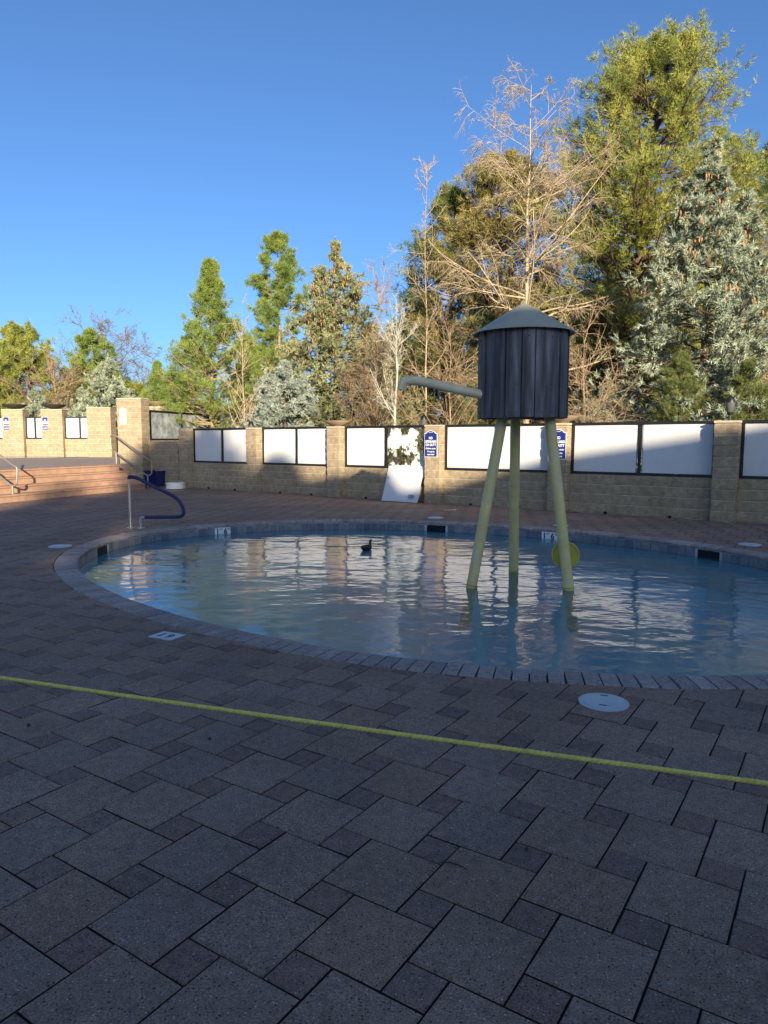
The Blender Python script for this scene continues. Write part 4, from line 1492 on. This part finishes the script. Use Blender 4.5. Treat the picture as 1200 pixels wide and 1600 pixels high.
def bare(name, loc, label, cat, H_, mat, seed, r0=.09, lean=(0, 0), n1=26, n2=8, n3=6, n4=0, L1=3.0, ang1=.9, grav1=.35, grav2=-.1, grav3=-.3, t0=.25, group=None, fork=False, jit=.10, twig=.9, rmin=.006, fall=.55):
    r_ = np.random.default_rng(seed)
    root = empty(name, (loc[0], loc[1], -.05))
    tag(root, label, cat, group)
    T = trunk_path(H_, lean, r_, 14, wob=.06 if not fork else .14)
    RT = (r0 * (1 - np.linspace(0, 1, T.shape[1]) ** .8 * .95))[None]
    B1, R1, L_1 = grow(T, RT, n1, t0, 1.0, ang1, L1, 8, grav1, jit, r_, .55, lenfall=fall, rmin=rmin * 2)
    B2, R2, L_2 = grow(B1, R1, n2, .12, 1.0, .75, L_1 * .45, 6, grav2, jit * 1.2, r_, .55, lenfall=.4, rmin=rmin * 1.3)
    B3, R3, L_3 = grow(B2, R2, n3, .1, 1.0, .7, L_2 * .55 * twig, 4, grav3, jit * 1.4, r_, .6, lenfall=.3, rmin=rmin)
    parts = [tubes_np(B1, R1, 5), tubes_np(B2, R2, 4), tubes_np(B3, R3, 3)]
    if n4:
        B4, R4, _ = grow(B3, R3, n4, .1, 1.0, .7, L_3 * .6, 3, grav3, jit * 1.4, r_, .7, rmin=rmin * .8)
        parts.append(tubes_np(B4, R4, 3))
    v, f = join_np(parts)
    link('branches', mesh_np('branches', v, f), mat, root)
    v, f = tubes_np(T, RT, 9)
    link('trunk', mesh_np('trunk', v, f, True), mat, root)
    return root

def X(px, D): return (px - 600) / 1110 * D

pond_prof = [(0, 2.6), (.15, 3.6), (.35, 4.0), (.6, 3.7), (.78, 2.9), (.9, 1.9), (1, .7)]
t_pond = pine('ponderosa_pine', (X(962, 26), 26), 'tallest pine, broad sunlit yellow green crown above the tower', 'tree', 14.9, pond_prof, 3.4, 330, 13, M['needle'], 11, r0=.27, lean=(1.2, 0), needle=.17, nn=10, wid=.0145)
pine('pine_tree', (X(775, 30), 30), 'olive pine behind the bare birch left of the tallest pine', 'tree', 12.6, [(0, 3.9), (.3, 4.2), (.6, 3.5), (.85, 2.1), (1, .5)], 1.0, 200, 12, M['needle_olive'], 12, r0=.22, needle=.23, nn=7, wid=.020)
t_dark = pine('pine_tree', (X(700, 31.5), 31.5), 'darker pine at the left of the birch group behind the wall', 'tree', 12.0, [(0, 3.0), (.3, 3.2), (.6, 2.5), (.85, 1.5), (1, .35)], .5, 150, 11, M['needle_dark'], 13, r0=.2, needle=.23, nn=7, wid=.020)
pine('pine_tree', (X(1195, 33), 33), 'dark pine top at the right edge behind the blue spruce', 'tree', 14.4, [(0, 3.0), (.4, 3.2), (.8, 2.0), (1, .4)], 3.0, 120, 11, M['needle_dark'], 14, r0=.24, needle=.27, nn=7, wid=.022)
pine('pine_tree', (X(1110, 31), 31), 'pine filling the gap between the tallest pine and the right edge', 'tree', 14.0, [(0, 2.6), (.4, 3.2), (.8, 2.2), (1, .4)], 1.5, 130, 11, M['needle_dark'], 24, r0=.24, needle=.27, nn=7, wid=.022)
t_young = pine('young_pine', (X(335, 28), 28), 'young bright green pine left of the cone laden spruce', 'tree', 8.2, [(0, 3.2), (.2, 2.9), (.45, 2.1), (.7, 1.1), (.88, .42), (1, .06)], .3, 180, 8, M['needle_green'], 15, r0=.11, needle=.16, nn=11, rise=.7, wid=.013, clump=.75, bark='bark_tan')
pine('pine_tree', (X(437, 36), 36), 'slender pine standing tall between young pine and spruce', 'tree', 11.3, [(0, 2.3), (.3, 2.0), (.6, 1.7), (.85, 1.15), (1, .4)], 2.0, 105, 9, M['needle_green'], 16, r0=.14, needle=.22, nn=13, wid=.014, clump=.8, bark='bark_tan')
pine('pine_tree', (X(157, 46), 46), 'small rounded pine in the bare oak at far left', 'tree', 8.3, [(0, 1.9), (.4, 2.1), (.8, 1.3), (1, .4)], 1.0, 80, 10, M['needle_green'], 17, r0=.14, needle=.28, nn=8, wid=.026)
t_left = pine('pine_tree', (X(38, 48), 48), 'rounded golden green pine at the far left edge', 'tree', 8.6, [(0, 2.6), (.4, 3.0), (.75, 2.2), (1, .7)], .6, 120, 11, M['needle'], 18, r0=.18, needle=.30, nn=7, wid=.028)
spruce('blue_spruce', (X(1092, 19.5), 19.5), 'large blue spruce with brown cones behind the right wall', 9.6, 4.1, M['spruce'], 21, cones=420, cone_from=.45, dens=1.25, nn=10, wid=.023, pw=.88)
spruce('blue_spruce', (X(527, 27), 27), 'tall pointed spruce heavy with brown cones left of the spout', 9.0, 4.2, M['spruce_olive'], 22, cones=520, cone_from=.36, pw=.88, dens=1.3, nn=9, wid=.025)
spruce('blue_spruce', (X(447, 25), 25), 'small frosty blue spruce in front of the cone laden spruce', 4.3, 2.1, M['spruce_blue'], 23, dens=1.2, nn=9, wid=.025)
t_sp = spruce('blue_spruce', (X(175, 40), 40), 'small spruce above the far pillars', 6.3, 2.4, M['spruce'], 25, cones=40, dens=1.0, nn=6, wid=.036, shoot=.17)

bare('bare_birch', (X(822, 21.5), 21.5), 'tall bare pale birch behind the water tower roof', 'tree', 11.6, M['bark_pale'], 31, r0=.13, lean=(-.3, 0), n1=52, n2=9, n3=8, n4=2, L1=5.6, ang1=1.0, grav1=.15, grav2=-.4, grav3=-.9, t0=.26, rmin=.0055, fall=.68)
bare('bare_aspen', (X(664, 24.5), 24.5), 'thin bare aspen above the spout, left of the birch', 'tree', 10.4, M['bark_pale'], 32, r0=.05, n1=28, n2=6, n3=5, L1=2.2, ang1=.7, grav1=.5, grav2=0, grav3=0, t0=.25)
bare('bare_aspen', (X(617, 21.5), 21.5), 'small forked aspen right behind the torn film windscreen', 'tree', 5.2, M['bark_aspen'], 33, r0=.085, n1=20, n2=7, n3=6, L1=2.1, ang1=.6, grav1=.5, grav2=0, grav3=-.1, t0=.28)
bare('bare_shrub', (X(588, 24), 24), 'tall bare brown twiggy shrub beside the cone laden spruce', 'shrub', 6.4, M['bark_tan'], 34, r0=.05, n1=50, n2=8, n3=6, L1=2.6, ang1=.5, grav1=.45, grav2=0, grav3=-.1, t0=.04)
bare('bare_shrub', (X(548, 22.5), 22.5), 'tangled brown shrub low behind the wall under the spruce', 'shrub', 3.8, M['bark_shrub'], 35, r0=.04, n1=30, n2=7, n3=6, L1=1.9, ang1=.7, grav1=.2, grav2=-.1, grav3=-.2, t0=.03)
bare('bare_sapling', (X(384, 24.5), 24.5), 'pale bare sapling in front of the young pine', 'tree', 5.4, M['bark_pale'], 36, r0=.045, n1=26, n2=5, n3=4, L1=2.4, ang1=.5, grav1=.5, grav2=.1, grav3=0, t0=.06)
t_oak = bare('bare_oak', (X(172, 52), 52), 'spreading bare grey oak on the skyline at left', 'tree', 9.3, M['bark_grey'], 37, r0=.26, n1=34, n2=9, n3=7, n4=2, L1=6.8, ang1=.85, grav1=.25, grav2=.1, grav3=0, t0=.2, fork=True, jit=.16, rmin=.012)
bare('bare_oak', (X(236, 50), 50), 'smaller bare oak left of the young pine', 'tree', 7.2, M['bark_grey'], 38, r0=.22, n1=24, n2=9, n3=7, n4=2, L1=5.6, ang1=.9, grav1=.25, grav2=.1, grav3=0, t0=.2, fork=True, jit=.16, rmin=.012)
bare('bare_shrub', (X(92, 43), 43), 'rounded leafless brown bush above the far pillars', 'shrub', 5.4, M['bark_tan'], 39, r0=.09, n1=38, n2=9, n3=6, n4=2, L1=4.6, ang1=.8, grav1=.15, grav2=-.1, grav3=-.1, t0=.05, rmin=.010)
bare('bare_shrub', (X(915, 18.8), 18.8), 'drooping bare tan shrub right of the tower tank', 'shrub', 4.4, M['bark_tan'], 40, r0=.05, n1=36, n2=8, n3=6, L1=2.8, ang1=.8, grav1=0, grav2=-.3, grav3=-.4, t0=.06)
bare('bare_shrub', (X(1215, 18), 18), 'tan bare shrub at the right edge beside the blue spruce', 'shrub', 6.4, M['bark_tan'], 41, r0=.05, n1=40, n2=8, n3=6, L1=3.0, ang1=.7, grav1=.2, grav2=-.1, grav3=-.3, t0=.06)
bare('bare_shrub', (X(705, 21), 21), 'bare tan thicket behind the spout and the sign pillar', 'shrub', 4.2, M['bark_tan'], 42, r0=.05, n1=36, n2=8, n3=6, L1=3.0, ang1=.8, grav1=.1, grav2=-.2, grav3=-.3, t0=.06)

# background pines (copies) closing the gaps low behind the wall
fill = [(t_dark, 640, 37, .66, 'low dark pine in the gap behind the forked aspen'), (t_dark, 850, 36, .80, 'dark pine low behind the tower tank'), (t_dark, 1000, 36, .85, 'dark pine low right of the tower tank'),
        (t_dark, 930, 33, .62, 'short dark pine under the tallest pine crown'), (t_young, 250, 40, .70, 'small green pine left of the young pine'), (t_young, 395, 33, .74, 'small green pine behind the pale sapling'),
        (t_left, -15, 42, .78, 'dark green pine cut off by the left edge'), (t_left, 120, 58, .80, 'far pine between the brown bush and the oak'), (t_dark, 575, 38, .62, 'low dark pine behind the cone laden spruce'),
        (t_dark, 1230, 24, .62, 'dark pine low at the right edge'), (t_young, 205, 60, .80, 'far green pine under the bare oak'), (t_dark, 10, 60, .75, 'far dark pine at the left edge'), (t_dark, 300, 62, .85, 'far dark pine behind the young pine'),
        (t_young, 500, 60, .95, 'far green pine behind the cone laden spruce'), (t_dark, 760, 24, .36, 'very low dark conifer behind the wall left of the tank'), (t_dark, 1060, 17.6, .30, 'very low conifer behind the diagonal shadow windscreen'), (t_dark, 1165, 17, .28, 'very low conifer beside the right lantern'),
        (t_dark, 670, 44, .85, 'far dark pine behind the thin aspen'), (t_dark, 610, 52, .8, 'far dark pine in the gap above the torn windscreen'), (t_dark, 955, 42, 1.0, 'tall dark pine behind the trunk of the tallest pine'), (t_dark, 900, 27, .42, 'low dark conifer behind the drooping shrub'),
        (t_dark, 1040, 40, 1.0, 'dark pine between the tallest pine and the blue spruce'), (t_sp, 60, 38, .7, 'small spruce above the far left panels'), (t_left, 215, 44, .55, 'low bush pine right of the small spruce'), (t_young, 290, 36, .5, 'short green pine above the raised windscreen'),
        (t_dark, 800, 46, .95, 'far dark pine behind the birch'), (t_sp, 135, 41, .75, 'small spruce above the broad far pillar'), (t_dark, 430, 50, .75, 'far dark pine below the slender pine')]
for i, (src, px, D, s_, lab) in enumerate(fill):
    c_ = copy_tree(src)
    c_.location = (X(px, D), D, -.05)
    c_.rotation_euler = (0, 0, 1.3 * i + .5)
    c_.scale = (s_, s_, s_)
    c_['label'] = lab

# ------------------------------------------------------------------ unseen lodge and pine behind the viewer, outlined and placed to shade the pool
lodge = empty('lodge_building', (8, -20, 0))
tag(lodge, 'tan stucco lodge behind the viewer shading the pool', 'building')
def lp(mb, nm, mt): return mb.build(nm, M[mt], lodge, loc=(-8, 20, 0))
SX, SZ = 2.98, 3.17
lp(MB().prism([(5.2, -20.1), (5.2, -34), (28, -34), (28, -20.1)], -.04, 8.2), 'wall', 'stucco')
ev = [(1.9 + SX, 6.33 + SZ), (5.2 + SX, 6.33 + SZ), (5.5 + SX, 5.66 + SZ), (6.3 + SX, 5.66 + SZ), (8.2 + SX, 6.06 + SZ), (24.5 + SX, 6.6 + SZ)]  # eave heights stepped to fit the shade edges on wall and tank
m = len(ev)
vv = [(x, -20.0, z) for x, z in ev] + [(x, -34.5, z) for x, z in ev] + [(x, -20.0, 8.2) for x, z in ev] + [(x, -34.5, 8.2) for x, z in ev]
rf = MB().add(vv, [(i, i + 1, m + i + 1, m + i) for i in range(m - 1)] + [(2 * m + i, 2 * m + i + 1, i + 1, i) for i in range(m - 1)] + [(m + i, m + i + 1, 3 * m + i + 1, 3 * m + i) for i in range(m - 1)]
              + [(3 * m + i, 3 * m + i + 1, 2 * m + i + 1, 2 * m + i) for i in range(m - 1)] + [(0, m, 3 * m, 2 * m), (m - 1, 3 * m - 1, 4 * m - 1, 2 * m - 1)])
lp(rf, 'roof', 'roof_tile')
gb = MB()
pts = [(2.0, 5.7)] + [(2.95 - .95 * math.cos(q * math.pi / 10), 5.7 + 2.0 * math.sin(q * math.pi / 10)) for q in range(1, 10)] + [(3.9, 5.7)]
gv = [(x + SX, -22.0, z + SZ) for x, z in pts] + [(x + SX, -25, z + SZ) for x, z in pts]
m = len(pts)
gb.add(gv, [list(range(m)), [m + i for i in range(m)][::-1]] + [[i, m + i, m + (i + 1) % m, (i + 1) % m] for i in range(m)])
lp(gb, 'shadow_arch', 'stucco')  # unseen arch, added to cast the arched shadow on the boards
for wx in (7.2, 10.2, 13.2, 16.2):
    for wz in (.9, 3.4, 5.9):
        lp(MB().bbox(wx, wx + 1.4, -20.09, -20.05, wz, wz + 1.4, .01), 'window', 'win_dark')
wing = empty('lodge_wing', (-3, -20, 0))
tag(wing, 'low tan wing of the lodge behind the viewer', 'building')
MB().prism([(-12, 0), (8.1, 0), (8.1, -9), (-12, -9)], -.04, 6.1).build('wall', M['stucco'], wing)
MB().prism([(-12.3, .3), (7.8, .3), (7.8, -9.3), (-12.3, -9.3)], 6.1, 6.4).build('roof', M['roof_tile'], wing)
for i, (src, x, y, s_, lab) in enumerate(((t_left, 5.9, -34.6, 1.62, 'rounded pine behind the lodge'),)):
    c_ = copy_tree(src)
    c_.location = (x, y, -.05); c_.rotation_euler = (0, 0, 2 + i); c_.scale = (s_,) * 3
    c_['label'] = lab
